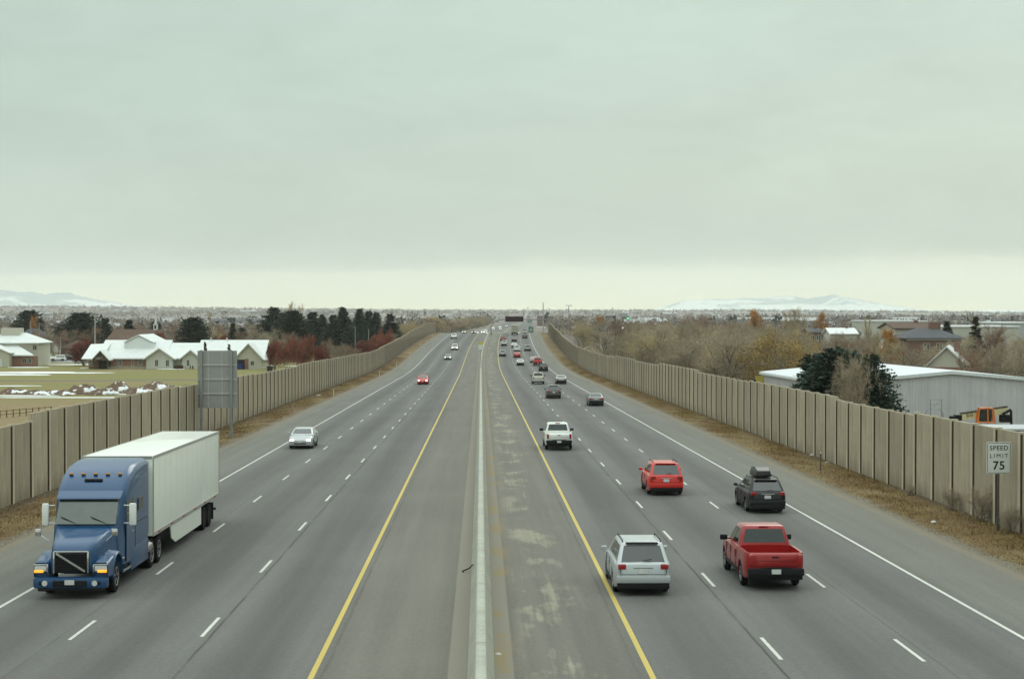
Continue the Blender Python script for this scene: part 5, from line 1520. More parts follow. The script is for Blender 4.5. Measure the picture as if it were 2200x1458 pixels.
mb = MB(); gable_walls(mb, hx(-40), hx(28), -4, 3, -.5, hz_(757), hz_(742), 'y'); mb.build('gable_wing', M_SIDING, hs)
mb = MB(); gable_roof(mb, hx(-40), hx(28), -4, 3, hz_(757), hz_(742), 'y', .5, .25); mb.build('roof', M_SNOWROOF, hs)
win(hs, hx(54), 1.5, 1.1, 1.2, -1.1); win(hs, hx(66), 1.5, .8, 1.2, -1.1); door(hs, hx(4), 0, 2.4, 2.1, -4, M_STEELW)

# brown-roofed hall with the steeple
hl = local_building('meeting_hall', 'hall with a broad brown roof and white steeple behind the chapel', 'building', 288, 520)
k_ = F / 520
zt = at(288, 709, 520).z - hl.location.z; ze = at(288, 738, 520).z - hl.location.z
mb = MB(); mb.box((0, 9, ze / 2), (125 / k_, 18, ze)); mb.build('wall', M_BRICK_D, hl)
mb = MB(); hip_roof(mb, -62 / k_, 64 / k_, 0, 18, ze, zt, .5, .2, (-55 / k_, 50 / k_)); mb.build('roof', M_SHINGLE, hl)
sx_ = (322 - 288) / k_
mb = MB(); mb.box((sx_, 9, zt + .9), (1.3, 1.3, 2.0), .05); mb.box((sx_, 9, zt + 2.0), (1.5, 1.5, .14)); mb.loft([[(sx_ - .35, 8.65, zt + 2.0), (sx_ + .35, 8.65, zt + 2.0), (sx_ + .35, 9.35, zt + 2.0), (sx_ - .35, 9.35, zt + 2.0)], [(sx_ - .03, 8.97, zt + 6.2), (sx_ + .03, 8.97, zt + 6.2), (sx_ + .03, 9.03, zt + 6.2), (sx_ - .03, 9.03, zt + 6.2)]])
st = mb.build('steeple', M_STEELW, hl)
mb = MB(); mb.box((sx_, 8.33, zt + .9), (.6, .05, 1.1)); mb.build('louvre', M_DARKDOOR, st)
h2 = local_building('brown_house', 'low house with a brown roof beside the parked cars', 'house', 160, 500)
mb = MB(); mb.box((0, 5, 1.4), (9, 8, 2.8)); mb.build('wall', M_BRICK_D, h2)
mb = MB(); hip_roof(mb, -4.5, 4.5, 1, 9, 2.8, 5.2, .5); mb.build('roof', M_SHINGLE, h2); win(h2, -2, 1.5, 1, 1.1, 1); win(h2, 2, 1.5, 1, 1.1, 1)
h2 = local_building('slate_house', 'house with a dark slate roof behind the two-storey beige house', 'house', 62, 560)
mb = MB(); mb.box((0, 6, 2.2), (12, 9, 4.4)); mb.build('wall', M_SIDING, h2)
mb = MB(); hip_roof(mb, -6, 6, 1.5, 10.5, 4.4, 8.2, .5); mb.build('roof', M_SHINGLE_G, h2); win(h2, 3, 3, 1, 1.1, 1.5)

# grey metal warehouse behind the right wall
def ribbed(name, c):
    m, nt, b = new_mat(name)
    o = nt.obj(); x, y, z = nt.sep(o)
    wv = nt.math('SINE', nt.math('MULTIPLY', nt.math('ADD', x, y), 2 * PI / .3))
    n = nt.noise(o, .5, 5); st = nt.noise(nt.mapping(o, (2, 2, .08)), 1, 4)
    f = nt.math('MULTIPLY', nt.maprange(n, .3, .7, .93, 1.07), nt.maprange(st, .35, .7, 1.05, .88))
    g = nt.n('ShaderNodeCombineXYZ')
    for i in range(3): nt.L.new(f, g.inputs[i])
    nt.L.new(nt.mix(1, c, g.outputs[0], 'MULTIPLY'), b.inputs['Base Color']); b.inputs['Roughness'].default_value = .5
    bump(nt, b, wv, .6, .03)
    return m
M_RIB = ribbed('ribbed_grey_steel', (.49, .49, .50))
wy = 150.0
wp = at(1785, 824, wy); gz = tz(wp.x + 8, wy)
wh = thing('metal_warehouse', 'grey ribbed metal warehouse with a snowy low-pitched roof behind the wall', 'warehouse', (wp.x, wy, gz), .05)
ez = wp.z - gz; pz = at(1975, 800, wy).z - gz; Wd = 23.0; Ln = 29
mb = MB(); gable_walls(mb, 0, Wd, 0, Ln, -.8, ez, pz, 'y'); mb.build('wall', M_RIB, wh)
mb = MB(); gable_roof(mb, 0, Wd, 0, Ln, ez, pz, 'y', .15, .10); mb.build('roof', pmat('warehouse_roof', (.62, .66, .68), .6, .12, .5, c2=(.50, .54, .56)), wh)
mb = MB(); k = (pz - ez) / (Wd / 2)
for s in (-1, 1):
    xe = Wd / 2 + s * (Wd / 2 + .17)
    mb.loft([[(Wd / 2, -.16, pz - .16), (Wd / 2, -.24, pz - .16), (Wd / 2, -.24, pz + .14), (Wd / 2, -.16, pz + .14)], [(xe, -.16, ez - .16), (xe, -.24, ez - .16), (xe, -.24, ez + .14), (xe, -.16, ez + .14)]])
mb.build('rake_trim', pmat('pale_trim', (.60, .65, .66), .5), wh)
mb = MB(); mb.box((-.2, Ln / 2, ez - .1), (.16, Ln, .2)); mb.build('gutter', pmat('pale_trim', (.6, .65, .66), .5), wh)
mb = MB(); mb.box((Wd / 2 + 3, Ln * .3, (ez + pz) / 2 + .8), (6, .5, .05)); 
yb = thing('barrier_plank', 'yellow striped board leaning at the warehouse corner behind the wall', 'board', tuple(at(1632, 815, 176)), .0)
m2 = MB(); m2.box((0, 0, -1.2), (1.0, .12, 3.2)); m2.build('board', pmat('faded_yellow', (.36, .29, .06), .6), yb)
m2 = MB(); m2.box((0, -.07, -1.0), (.3, .03, 2.4), 0, Matrix.Rotation(-.6, 3, 'Y')); m2.build('stripe', M_TRIM, yb)
# rack frame standing against the warehouse
gp = at(2011, 880, 141); gzz = tz(gp.x, 141)
rk = thing('steel_frame', 'grey steel tube frame with curved braces before the warehouse wall', 'frame', (gp.x, 141, gzz))
zt = at(2011, 858, 141).z - gzz; zb_ = at(2011, 879, 141).z - gzz
m2 = MB(); M_GALV = pmat('galvanised', (.28, .29, .29), .5, .15, 4, metal=.4)
for x in (-.5, .5): m2.tube([(x, 0, -.2), (x, 0, zt)], .035, 6)
for z in (zt, zb_, (zt + zb_) / 2): m2.tube([(-.5, 0, z), (.5, 0, z)], .03, 6)
m2.tube([(-.5, 0, zb_), (.5, 0, zt)], .02, 5); m2.build('upright', M_GALV, rk)
for s in (-1, 1):
    m2 = MB(); m2.tube([(s * .45 + .9 * (1 - math.cos(a)) * (-s) * 0 + s * (.0 + .75 * math.sin(a)) * .5 - .2, -.1, zb_ - .9 + .9 * math.cos(a * .9)) for a in np.linspace(0, 1.5, 8)], .035, 6); m2.build('curved_brace', M_GALV, rk)

# telehandler behind the wall
def font_mesh(fc, parent, loc, rot):
    tmp = bpy.data.objects.new('lettering', fc); COL.objects.link(tmp)
    me = bpy.data.meshes.new_from_object(tmp.evaluated_get(bpy.context.evaluated_depsgraph_get())); bpy.data.objects.remove(tmp); bpy.data.curves.remove(fc)
    o = bpy.data.objects.new('lettering', me); COL.objects.link(o); o.parent = parent; o.location = loc; o.rotation_euler = rot; return o
def telehandler():
    Y = 124.0; p = at(2108, 905, Y); g = tz(p.x, Y); zc = p.z
    t = thing('telehandler', 'orange and cream telescopic handler parked behind the wall', 'telehandler', (p.x, Y, g))
    org = pmat('handler_orange', (.62, .17, .025), .4, .1, 3, coat=.3); crm = pmat('handler_cream', (.56, .52, .30), .5, .12, 3)
    b0 = zc - g                          # height of the wall line above the ground here
    m = MB(); m.loft([[(-1.55, -.2, b0 + .10), (-1.55, .25, b0 + .10), (-1.55, .25, b0 + .62), (-1.55, -.2, b0 + .62)], [(2.0, -.2, b0 + .60), (2.0, .25, b0 + .60), (2.0, .25, b0 + 1.15), (2.0, -.2, b0 + 1.15)]]); bmo = m.build('boom', crm, t)
    m = MB(); m.loft([[(-1.6, -.24, b0 + .60), (-1.6, .29, b0 + .60), (-1.6, .29, b0 + .68), (-1.6, -.24, b0 + .68)], [(2.0, -.24, b0 + 1.13), (2.0, .29, b0 + 1.13), (2.0, .29, b0 + 1.21), (2.0, -.24, b0 + 1.21)]]); m.build('boom_cap', M_TRIM, bmo)
    m = MB(); m.box((-1.85, 0, b0 + .30), (.6, .5, .45), .08); m.box((-2.25, 0, b0 + .28), (.25, .9, .3), .05); m.build('boom_head', M_TRIM, t)
    m = MB()
    for x0, x1 in ((-.50, -.36), (.30, .26), (.85, .70)):
        for yy in (-.75, -.30): m.tube([(x0, yy, b0 - .1), (x1, yy, b0 + 1.02)], .06, 6)
    for yy in (-.75, -.30):
        m.tube([(-.36, yy, b0 + 1.02), (.26, yy, b0 + 1.08), (.70, yy, b0 + 1.02)], .06, 6); m.tube([(-.50, yy, b0 - .02), (.85, yy, b0 - .02)], .06, 6)
    m.box((.17, -.52, b0 + 1.08), (1.0, .55, .07), .02); m.build('cab_frame', org, t)
    m = MB(); m.box((.17, -.52, b0 + .5), (.9, .35, .95), .05); m.build('cab_glass', M_GLASS, t)
    m = MB(); m.box((0, .1, b0 - .75), (4.2, 1.9, .9), .12); m.build('chassis', org, t)
    m = MB(); m.box((1.8, -.25, b0 + .25), (.9, .5, .6), .1); m.tube([(2.15, -.5, b0 + .9), (2.2, -.5, b0 - .4)], .10, 8); m.tube([(1.5, -.5, b0 + .6), (2.15, -.5, b0 + .95)], .1, 8); m.build('engine_cover', M_TRIM, t)
    for x in (-1.5, 1.5):
        for yy in (-.85, .95):
            w_ = MB(); w_.tube([(x, yy - .2, .62), (x, yy + .2, .62)], .62, 18); w_.build('wheel', M_TYRE, t, 40)
    fc = bpy.data.curves.new('lettering', 'FONT'); fc.body = 'JLG'; fc.size = .34; fc.extrude = .006; fc.align_x = 'CENTER'
    fc.materials.append(M_TRIM); font_mesh(fc, bmo, (-.95, -.225, b0 + .42), (PI / 2, -.14, 0))
telehandler()
sp_ = at(2150, 918, 112); sg = tz(sp_.x, 112)
sh = thing('flat_roof_shed', 'low shed with a pale flat roof just behind the wall near the telehandler', 'shed', (sp_.x, 112, sg))
m2 = MB(); m2.box((1.2, 0, (sp_.z - sg) / 2 - .2), (5.6, 4.0, sp_.z - sg + .2)); m2.build('wall', M_RIB, sh)
m2 = MB(); m2.box((1.2, 0, sp_.z - sg), (6.0, 4.4, .14), .02); m2.build('roof', pmat('shed_roof', (.40, .42, .43), .7, .15, 1), sh)

# houses behind the warehouse
def gable_house(px, Y, wpx, py_eave, py_peak, depth, wallm, roofm, axis, name, label, low=None, group=None, rot=0.0, wins=2):
    b = local_building(name, label, 'house', px, Y, rot, 0, group)
    k = Y / F; w2 = wpx / 2 * k; gz_ = b.location.z
    e = at(px, py_eave, Y).z - gz_; z = at(px, py_peak, Y).z - gz_
    m = MB(); gable_walls(m, -w2, w2, 0, depth, -.6, e, z, axis); m.build('wall', wallm, b)
    m = MB(); gable_roof(m, -w2, w2, 0, depth, e, z, axis, .5, .22); m.build('roof', roofm, b)
    for i in range(wins):
        win(b, -w2 + (i + .5) * 2 * w2 / wins, max(1.4, e - 1.4), 1.1, 1.2, 0)
    if low:
        m = MB(); m.box((0, -.1, (e - .5) / 2), (2 * w2 - .3, .25, e - .5 if axis == 'y' else e * .6)); m.build('brick_panel', low, b)
        win(b, 0, max(1.2, e - 1.9), 1.6, 1.2, -.25)
    c_ = MB(); c_.box((w2 * .5, depth / 2, z), (.8, .8, 1.4)); c_.build('chimney', M_BRICK_D, b)
    return b
gable_house(2034, 235, 74, 781, 746, 10, M_SIDING, M_SNOWROOF, 'y', 'cottage', 'pale gabled cottage with a red brick base above the warehouse ridge', low=M_BRICK, rot=-.33)
hb = local_building('brick_house', 'brick house with a big dark slate roof behind the pale cottage', 'house', 2010, 330)
k_ = 330 / F; gz_ = hb.location.z; e = at(2010, 728, 330).z - gz_; z1 = at(2010, 707, 330).z - gz_
mb = MB(); mb.box((0, 7, e / 2 - .3), (118 * k_, 13, e + .6)); mb.build('wall', M_BRICK_D, hb)
mb = MB(); hip_roof(mb, -60 * k_, 60 * k_, .5, 13.5, e, z1, .6, .2, (-20 * k_, 20 * k_)); mb.build('roof', M_SHINGLE_G, hb)
mb = MB(); mb.box((18 * k_, 7, z1 + .6), (2.2, 1.6, 1.6)); mb.build('chimney', M_BRICK_D, hb)
mb = MB(); mb.box((0, .3, e - .1), (122 * k_, .15, .3)); mb.build('fascia', M_FASCIA, hb)
for x in (-18, 10, 30, 46): win(hb, x * k_, e - 1.6, 1.2, 1.3, .5)
gable_house(1965, 350, 84, 706, 695, 14, M_SIDING, M_SHINGLE, 'x', 'brown_house', 'house with a long brown roof behind the brick house', wins=0)
gable_house(1813, 420, 56, 717, 706, 9, M_SIDING, M_SNOWROOF, 'x', 'white_house', 'small house with a snowy roof among bare trees left of the flat warehouse', wins=0)
gable_house(1752, 440, 26, 714, 707, 9, M_BRICK_D, M_SHINGLE_G, 'x', 'grey_house', 'small house with a dark roof beside the orange skyline tree', wins=2)
gable_house(1308, 520, 28, 711, 703, 9, M_SIDING_G, M_SHINGLE_G, 'x', 'grey_house', 'grey house with a dark gable deep in the thicket', wins=2)
def flat_shed(px, Y, wpx, py_top, depth, name, label, mt, h_trim=.5):
    b = local_building(name, label, 'warehouse', px, Y); k = Y / F; z = at(px, py_top, Y).z - b.location.z
    m = MB(); m.box((0, depth / 2, z / 2 - .5), (wpx * k, depth, z + 1)); m.build('wall', mt, b)
    m = MB(); m.box((0, depth / 2, z + .1), (wpx * k + .6, depth + .6, h_trim), .05); m.build('roof', M_SNOWROOF, b)
    for i in range(4 if Y < 1000 else 0):
        d = MB(); d.box((wpx * k * (-.35 + .23 * i), -.05, 1.8), (3.2, .12, 3.6)); d.build('loading_door', M_RIB, b)
flat_shed(1930, 620, 125, 690, 30, 'flat_warehouse', 'long flat white warehouse on the skyline beyond the brick house', pmat('tilt_up_cream', (.44, .44, .38), .8, .08, .4))
flat_shed(2085, 520, 210, 702, 30, 'flat_warehouse', 'low cream warehouse stretching behind the tall bronze spruce', pmat('tilt_up_cream', (.44, .44, .38), .8, .08, .4))
flat_shed(2190, 560, 80, 694, 30, 'flat_warehouse', 'pale warehouse at the frame edge behind bare trees', pmat('tilt_up_grey', (.38, .40, .39), .8, .08, .4))
flat_shed(1172, 1500, 34, 678, 20, 'brick_block', 'brown brick building beyond the arched sign', M_BRICK_D)

# far houses and sheds down the valley
rf = random.Random(8)
FARM = [pmat('far_white', (.40, .41, .41), .7, .1, .1), pmat('far_cream', (.36, .34, .28), .7, .1, .1), pmat('far_grey', (.30, .32, .34), .7, .1, .1), pmat('far_brick', (.20, .12, .09), .8, .1, .1)]
fk = {'far_white': 'white', 'far_cream': 'cream', 'far_grey': 'grey', 'far_brick': 'brick'}
M_FROST = pmat('frosted_roof', (.36, .37, .37), .8, .12, .2)
for i in range(150):
    Y = 1100 * (5800 / 1100) ** rf.random(); X = rf.uniform(-.33, .36) * Y
    if abs(X - xo(min(Y, 2590))) < 60: continue
    if abs(1033 + X / Y * F - 322) < 40: continue
    big = rf.random() < .16
    wd, dp, hh = (rf.uniform(24, 50), rf.uniform(16, 26), rf.uniform(5, 7)) if big else (rf.uniform(10, 18), rf.uniform(8, 12), rf.uniform(3, 6))
    mt = rf.choice(FARM[:3] if big else FARM)
    b = thing('far_warehouse' if big else 'far_house', ('large %s shed far down the valley' if big else 'small %s house far down the valley') % fk[mt.name], 'warehouse' if big else 'house', (X, Y, tz(X, Y)), rf.uniform(-.3, .3), 'buildings far down the valley')
    m = MB(); gable_walls(m, -wd / 2, wd / 2, 0, dp, -2, hh, hh + (dp * .12 if big else dp * .28), 'x'); m.build('wall', mt, b)
    m = MB(); gable_roof(m, -wd / 2, wd / 2, 0, dp, hh, hh + (dp * .12 if big else dp * .28), 'x', .5, .3); m.build('roof', rf.choice([M_FROST, M_FROST, M_SHINGLE_G]), b)
# ------------------------------------------------------------------ signs and roadside furniture
M_GALV = pmat('galvanised', (.28, .29, .29), .5, .15, 4, metal=.2)
M_ALU = pmat('sign_back_aluminium', (.34, .34, .33), .6, .22, 1.4, metal=.1, c2=(.28, .28, .27))
def text(parent, s, size, loc, mat, off=.0, spacing=1.0):
    fc = bpy.data.curves.new('lettering', 'FONT'); fc.body = s; fc.size = size; fc.align_x = 'CENTER'; fc.align_y = 'CENTER'; fc.extrude = .004; fc.offset = off; fc.space_character = spacing
    fc.materials.append(mat); return font_mesh(fc, parent, loc, (PI / 2, 0, 0))
def rrect_mb(mb, w_, h_, y0, y1, rad, cz=0.0, cx_=0.0):
    pts = []
    for sx_, sz_, a0 in ((1, 1, 0), (-1, 1, 90), (-1, -1, 180), (1, -1, 270)):
        for k in range(5):
            a = math.radians(a0 + 22.5 * k); pts.append((cx_ + sx_ * (w_ / 2 - rad) + rad * math.cos(a), cz + sz_ * (h_ / 2 - rad) + rad * math.sin(a)))
    mb.loft([[(x, y0, z) for x, z in pts], [(x, y1, z) for x, z in pts]])

# speed limit sign
Ys, Xs = road_hit(2145, 1147)
sg = thing('speed_limit_sign', 'white speed limit 75 sign on a steel post in the dry verge', 'road sign', (Xs, Ys, rz(Ys)))
top = at(2147, 949, Ys).z - rz(Ys); bot = at(2147, 1017, Ys).z - rz(Ys)
sw_, shh = 53 / F * Ys, top - bot
m = MB(); m.box((0, .06, top / 2), (.09, .06, top - .05)); m.box((0, .06, .35), (.13, .10, .8)); m.build('post', pmat('brown_steel', (.10, .095, .09), .6, .2, 5, metal=.3), sg)
m = MB(); rrect_mb(m, sw_, shh, -.012, .02, .05, (top + bot) / 2); pn = m.build('panel', pmat('sign_white', (.60, .62, .59), .45, .06, 3), sg)
M_BLK = pmat('sign_black', (.012, .012, .012), .5, .1, 5)
m = MB(); zc = (top + bot) / 2
for (x, z, a, b) in ((0, zc + shh / 2 - .035, sw_ - .10, .018), (0, zc - shh / 2 + .035, sw_ - .10, .018), (-sw_ / 2 + .035, zc, .018, shh - .10), (sw_ / 2 - .035, zc, .018, shh - .10)):
    m.box((x, -.0145, z), (a, .005, b))
m.build('border', M_BLK, pn)
text(pn, 'SPEED', .27, (0, -.016, zc + shh * .305), M_BLK, .002, 1.12); text(pn, 'LIMIT', .25, (0, -.016, zc + shh * .06), M_BLK, .0, 1.4); text(pn, '75', .50, (0, -.016, zc - shh * .25), M_BLK, .008, 1.1)

# big sign seen from behind
Yb = 131.0
gl_ = rz(Yb) + .1
xL, xR = at(433, 900, Yb).x, at(497, 900, Yb).x
zt, zb2 = at(466, 753, Yb).z, at(466, 876, Yb).z
xa, xb = at(424, 800, Yb).x, at(509, 800, Yb).x
bs = thing('guide_sign', 'back of a large grey road sign on two posts by the wall', 'road sign', ((xL + xR) / 2, Yb, gl_))
X0 = (xL + xR) / 2
m = MB(); m.box(((xa + xb) / 2 - X0, .10, (zt + zb2) / 2 - gl_), (xb - xa, .04, zt - zb2)); pnl = m.build('panel', M_ALU, bs)
for x in (xL, xR):
    m = MB(); m.box((x - X0, -.10, (zt + .05 - gl_ - .4) / 2), (.20, .16, zt + .05 - gl_ + .4)); m.box((x - X0, -.10, .2), (.30, .26, .5)); m.build('post', M_GALV, bs)
for k in range(1, 4):
    z = zb2 + (zt - zb2) * k / 4 - gl_
    m = MB(); m.box(((xa + xb) / 2 - X0, .045, z), (xb - xa - .04, .07, .10)); m.build('crossbar', pmat('crossbar_alu', (.46, .47, .47), .5, .1, 4, metal=.2), bs)
m = MB()
for f in (.27, .62): m.box((xa + (xb - xa) * f - X0, .07, (zt + zb2) / 2 - gl_), (.06, .03, zt - zb2 - .05))
m.build('stiffener', pmat('crossbar_alu', (.36, .37, .37), .5), bs)

# delineators
def delineator(X, Y, hgt, label, dark=False):
    t = thing('delineator_post', label, 'delineator', (X, Y, rz(Y)), 0, 'delineator posts along the verges')
    m = MB(); m.box((0, 0, hgt / 2 - .1), (.085, .03, hgt + .2), .01); m.build('post', pmat('delineator_white', (.60, .60, .56), .6) if not dark else pmat('brown_steel', (.1, .095, .09), .6), t)
    m = MB(); m.box((0, -.02, hgt - .10), (.075, .012, .16)); m.build('reflector', pmat('reflector_white', (.6, .6, .56), .3), t)
for k, (Yd, hh, lb) in enumerate([(212, 1.1, 'white delineator post in the verge, the one nearest the big sign'), (308, 1.1, 'white delineator post, second along the verge from the big sign'), (369, 1.1, 'white delineator post, third along the verge from the big sign'),
                              (430, 1.15, 'white delineator post, fourth along the verge from the big sign'), (490, 1.15, 'white delineator post, fifth along the verge from the big sign'), (570, 1.15, 'white delineator post near the far end of the wall')]):
    delineator(xo(Yd) - 19.35, Yd, hh, lb)
Yd, Xd = road_hit(1763, 1015); delineator(Xd, Yd, 1.35, 'dark delineator post with a white top below the right noise wall', True)

# lane-use sign on the barrier
Ym = 335.0
ms = thing('carpool_lane_sign', 'small white sign with a yellow top panel standing on the median barrier', 'road sign', (0, Ym, rz(Ym) + .95))
pt, pm, pb = at(1037, 735, Ym).z - ms.location.z, at(1037, 740, Ym).z - ms.location.z, at(1037, 751, Ym).z - ms.location.z
m = MB(); m.tube([(0, .05, 0), (0, .05, pt - .02)], .05, 8); m.build('post', M_GALV, ms)
m = MB(); rrect_mb(m, .96, pm - pb - .01, -.015, .015, .05, (pm + pb) / 2); m.build('panel', pmat('sign_white', (.6, .62, .59), .45), ms)
m = MB(); rrect_mb(m, .96, pt - pm, -.018, .012, .05, (pt + pm) / 2); m.build('top_panel', pmat('sign_yellow', (.56, .44, .03), .45, .06, 3), ms)

# arched overhead sign
Yg = 605.0
xl_, xr_ = at(1055, 700, Yg).x, at(1191, 700, Yg).x
gx = (xl_ + xr_) / 2; g0 = rz(Yg)
og = thing('overhead_message_sign', 'arched overhead gantry carrying a dark message board across the outbound lanes', 'overhead sign', (gx, Yg, g0), -math.atan(head(Yg)))
zar = at(1150, 686, Yg).z - g0
hw = (xr_ - xl_) / 2
M_ARCH = pmat('gantry_steel', (.20, .20, .20), .5, .1, 2)
def arc(s):
    R = min(zar, 3.6); pts = [(s * hw, 0, -.5), (s * hw, 0, zar - R)]
    for a in np.linspace(0, PI / 2, 9)[1:]: pts.append((s * (hw - R * 1.15 * (1 - math.cos(a))), 0, zar - R + R * math.sin(a)))
    pts.append((0, 0, zar)); return pts
for s in (-1, 1):
    m = MB(); m.tube(arc(s), .20, 10); m.build('leg', M_ARCH, og, 50)
m = MB(); bxl, bxr = at(1085.5, 700, Yg).x - gx, at(1124.5, 700, Yg).x - gx
bt, bb = at(1100, 679.5, Yg).z - g0, at(1100, 691, Yg).z - g0
m.box(((bxl + bxr) / 2, -.45, (bt + bb) / 2), (bxr - bxl, .8, bt - bb), .05); ca = m.build('message_board', pmat('board_black', (.018, .010, .014), .6, .15, 2), og)
m = MB(); m.box(((bxl + bxr) / 2, -.86, (bt + bb) / 2), (bxr - bxl - .4, .03, bt - bb - .4)); m.build('screen', pmat('screen_dark', (.030, .008, .014), .3, .25, 5), ca)
m = MB()
for f in (.25, .75): m.box((bxl + (bxr - bxl) * f, -.15, (bt + bb) / 2), (.15, .5, bt - bb - .3))
m.build('hanger', M_ARCH, og)

M_GREEN = pmat('sign_green', (.012, .15, .075), .45, .08, 2)
def green_sign(px, py, Y, wpx, hpx, name, label):
    p = at(px, py, Y); g = tz(p.x, Y)
    if abs(p.x - xo(Y)) < 26: g = rz(Y)
    t = thing(name, label, 'road sign', (p.x, Y, g)); k = Y / F
    z = p.z - g
    m = MB(); rrect_mb(m, wpx * k, hpx * k, -.05, .0, .15, z); pn_ = m.build('panel', M_GREEN, t)
    m = MB()
    for f in (.2, .0, -.2): m.box((0, -.06, z + f * hpx * k), (wpx * k * (.62 if f else .72), .015, hpx * k * .09))
    m.build('legend', pmat('sign_white', (.6, .62, .59), .45), pn_)
    for s in (-.3, .3):
        m = MB(); m.box((s * wpx * k, .08, z / 2), (.18, .14, z + .6)); m.build('post', M_GALV, t)
green_sign(1141, 708, 640, 10, 12, 'exit_sign', 'green exit sign at the road edge under the arch')
green_sign(1138, 690, 900, 9, 5, 'guide_sign', 'small bright green guide sign seen under the arch beam')

# poles
def pole(px, Y, ytop, rad, name, label, arms=False, cat='pole'):
    p = at(px, ytop, Y); g = tz(p.x, Y); t = thing(name, label, cat, (p.x, Y, g)); hgt = p.z - g
    m = MB(); m.tube([(0, 0, -.5), (0, 0, hgt)], [rad * 1.3, rad * .8], 8); m.build('mast', pmat('pole_grey', (.30, .30, .29), .6, .1, 3), t)
    if arms == 'light':
        m = MB()
        for k in range(6):
            a = k * PI / 3; m.tube([(0, 0, hgt - .1), (1.1 * math.cos(a), 1.1 * math.sin(a), hgt)], .05, 5); m.box((1.3 * math.cos(a), 1.3 * math.sin(a), hgt - .02), (.6, .6, .25), .08)
        m.build('lamp_ring', pmat('pole_grey', (.3, .3, .29), .6), t)
    if arms == 'utility':
        m = MB(); m.box((0, 0, hgt - .5), (2.4, .12, .14)); m.box((0, 0, hgt - 1.5), (1.8, .12, .14)); m.build('crossarm', M_TIMBER, t)
        m = MB()
        for x in (-1.1, -.5, .5, 1.1): m.tube([(x, 0, hgt - .45), (x, 0, hgt - .2)], .05, 5)
        m.build('insulator', pmat('ceramic', (.3, .3, .28), .3), t)
    if arms == 'ball':
        m = MB(); m.box((0, 0, hgt + .08), (.22, .22, .2), .09); m.build('finial', M_CHROME, t)
    return t
pole(1222, 760, 656, .22, 'high_mast_light', 'tall thin mast with a ring of lamps above the thicket', 'light', 'light pole')
pole(1167, 900, 650, .28, 'monopole', 'thin bare mast standing behind the right end of the arch')
pole(204, 480, 676, .22, 'flagpole', 'tall white flagless pole in front of the broad dark pine', 'ball')
pole(66, 520, 690, .13, 'utility_pole', 'utility pole left of the parked white pickup', 'utility')
pole(84, 520, 692, .13, 'utility_pole', 'utility pole between its twin and the parked white pickup', 'utility')
pole(130, 470, 724, .11, 'utility_pole', 'short utility pole right above the parked dark suv', 'utility')
pole(763, 500, 703, .09, 'lamp_post', 'slim lamp post in front of the conifer grove', 'ball', 'lamp post')
pole(792, 500, 708, .09, 'lamp_post', 'slim lamp post before the broad conifer pair', 'ball', 'lamp post')
pole(1758, 430, 706, .08, 'utility_pole', 'thin pale pole among the houses beyond the warehouse', 'utility')

def traffic_light(px, py, Y):
    p = at(px, py, Y); g = tz(p.x, Y); t = thing('traffic_light', 'tiny traffic signal showing green above the distant trees', 'traffic light', (p.x, Y, g)); z = p.z - g
    m = MB(); m.tube([(2.5, 0, -.3), (2.5, 0, z + .8), (0, 0, z + .9)], .12, 6); m.build('mast_arm', M_GALV, t)
    m = MB(); m.box((0, 0, z), (.8, .5, 1.9), .05); m.build('housing', M_TRIM, t)
    m = MB(); m.box((0, -.3, z - .1), (1.1, .1, .7), .1); m.build('green_lamp', emat('signal_green', (.05, .9, .35), 1.5), t)
traffic_light(1349, 683, 900)
p = at(1338, 704, 600); g = tz(p.x, 600); t = thing('yard_light', 'bright white yard light deep in the thicket', 'lamp post', (p.x, 600, g))
m = MB(); m.tube([(0, 0, -.3), (0, 0, p.z - g)], .08, 6); m.build('mast', M_GALV, t); m = MB(); m.box((0, -.1, p.z - g), (.55, .35, .4), .12); m.build('lamp', emat('white_lamp', (1, .98, .9), 4), t)

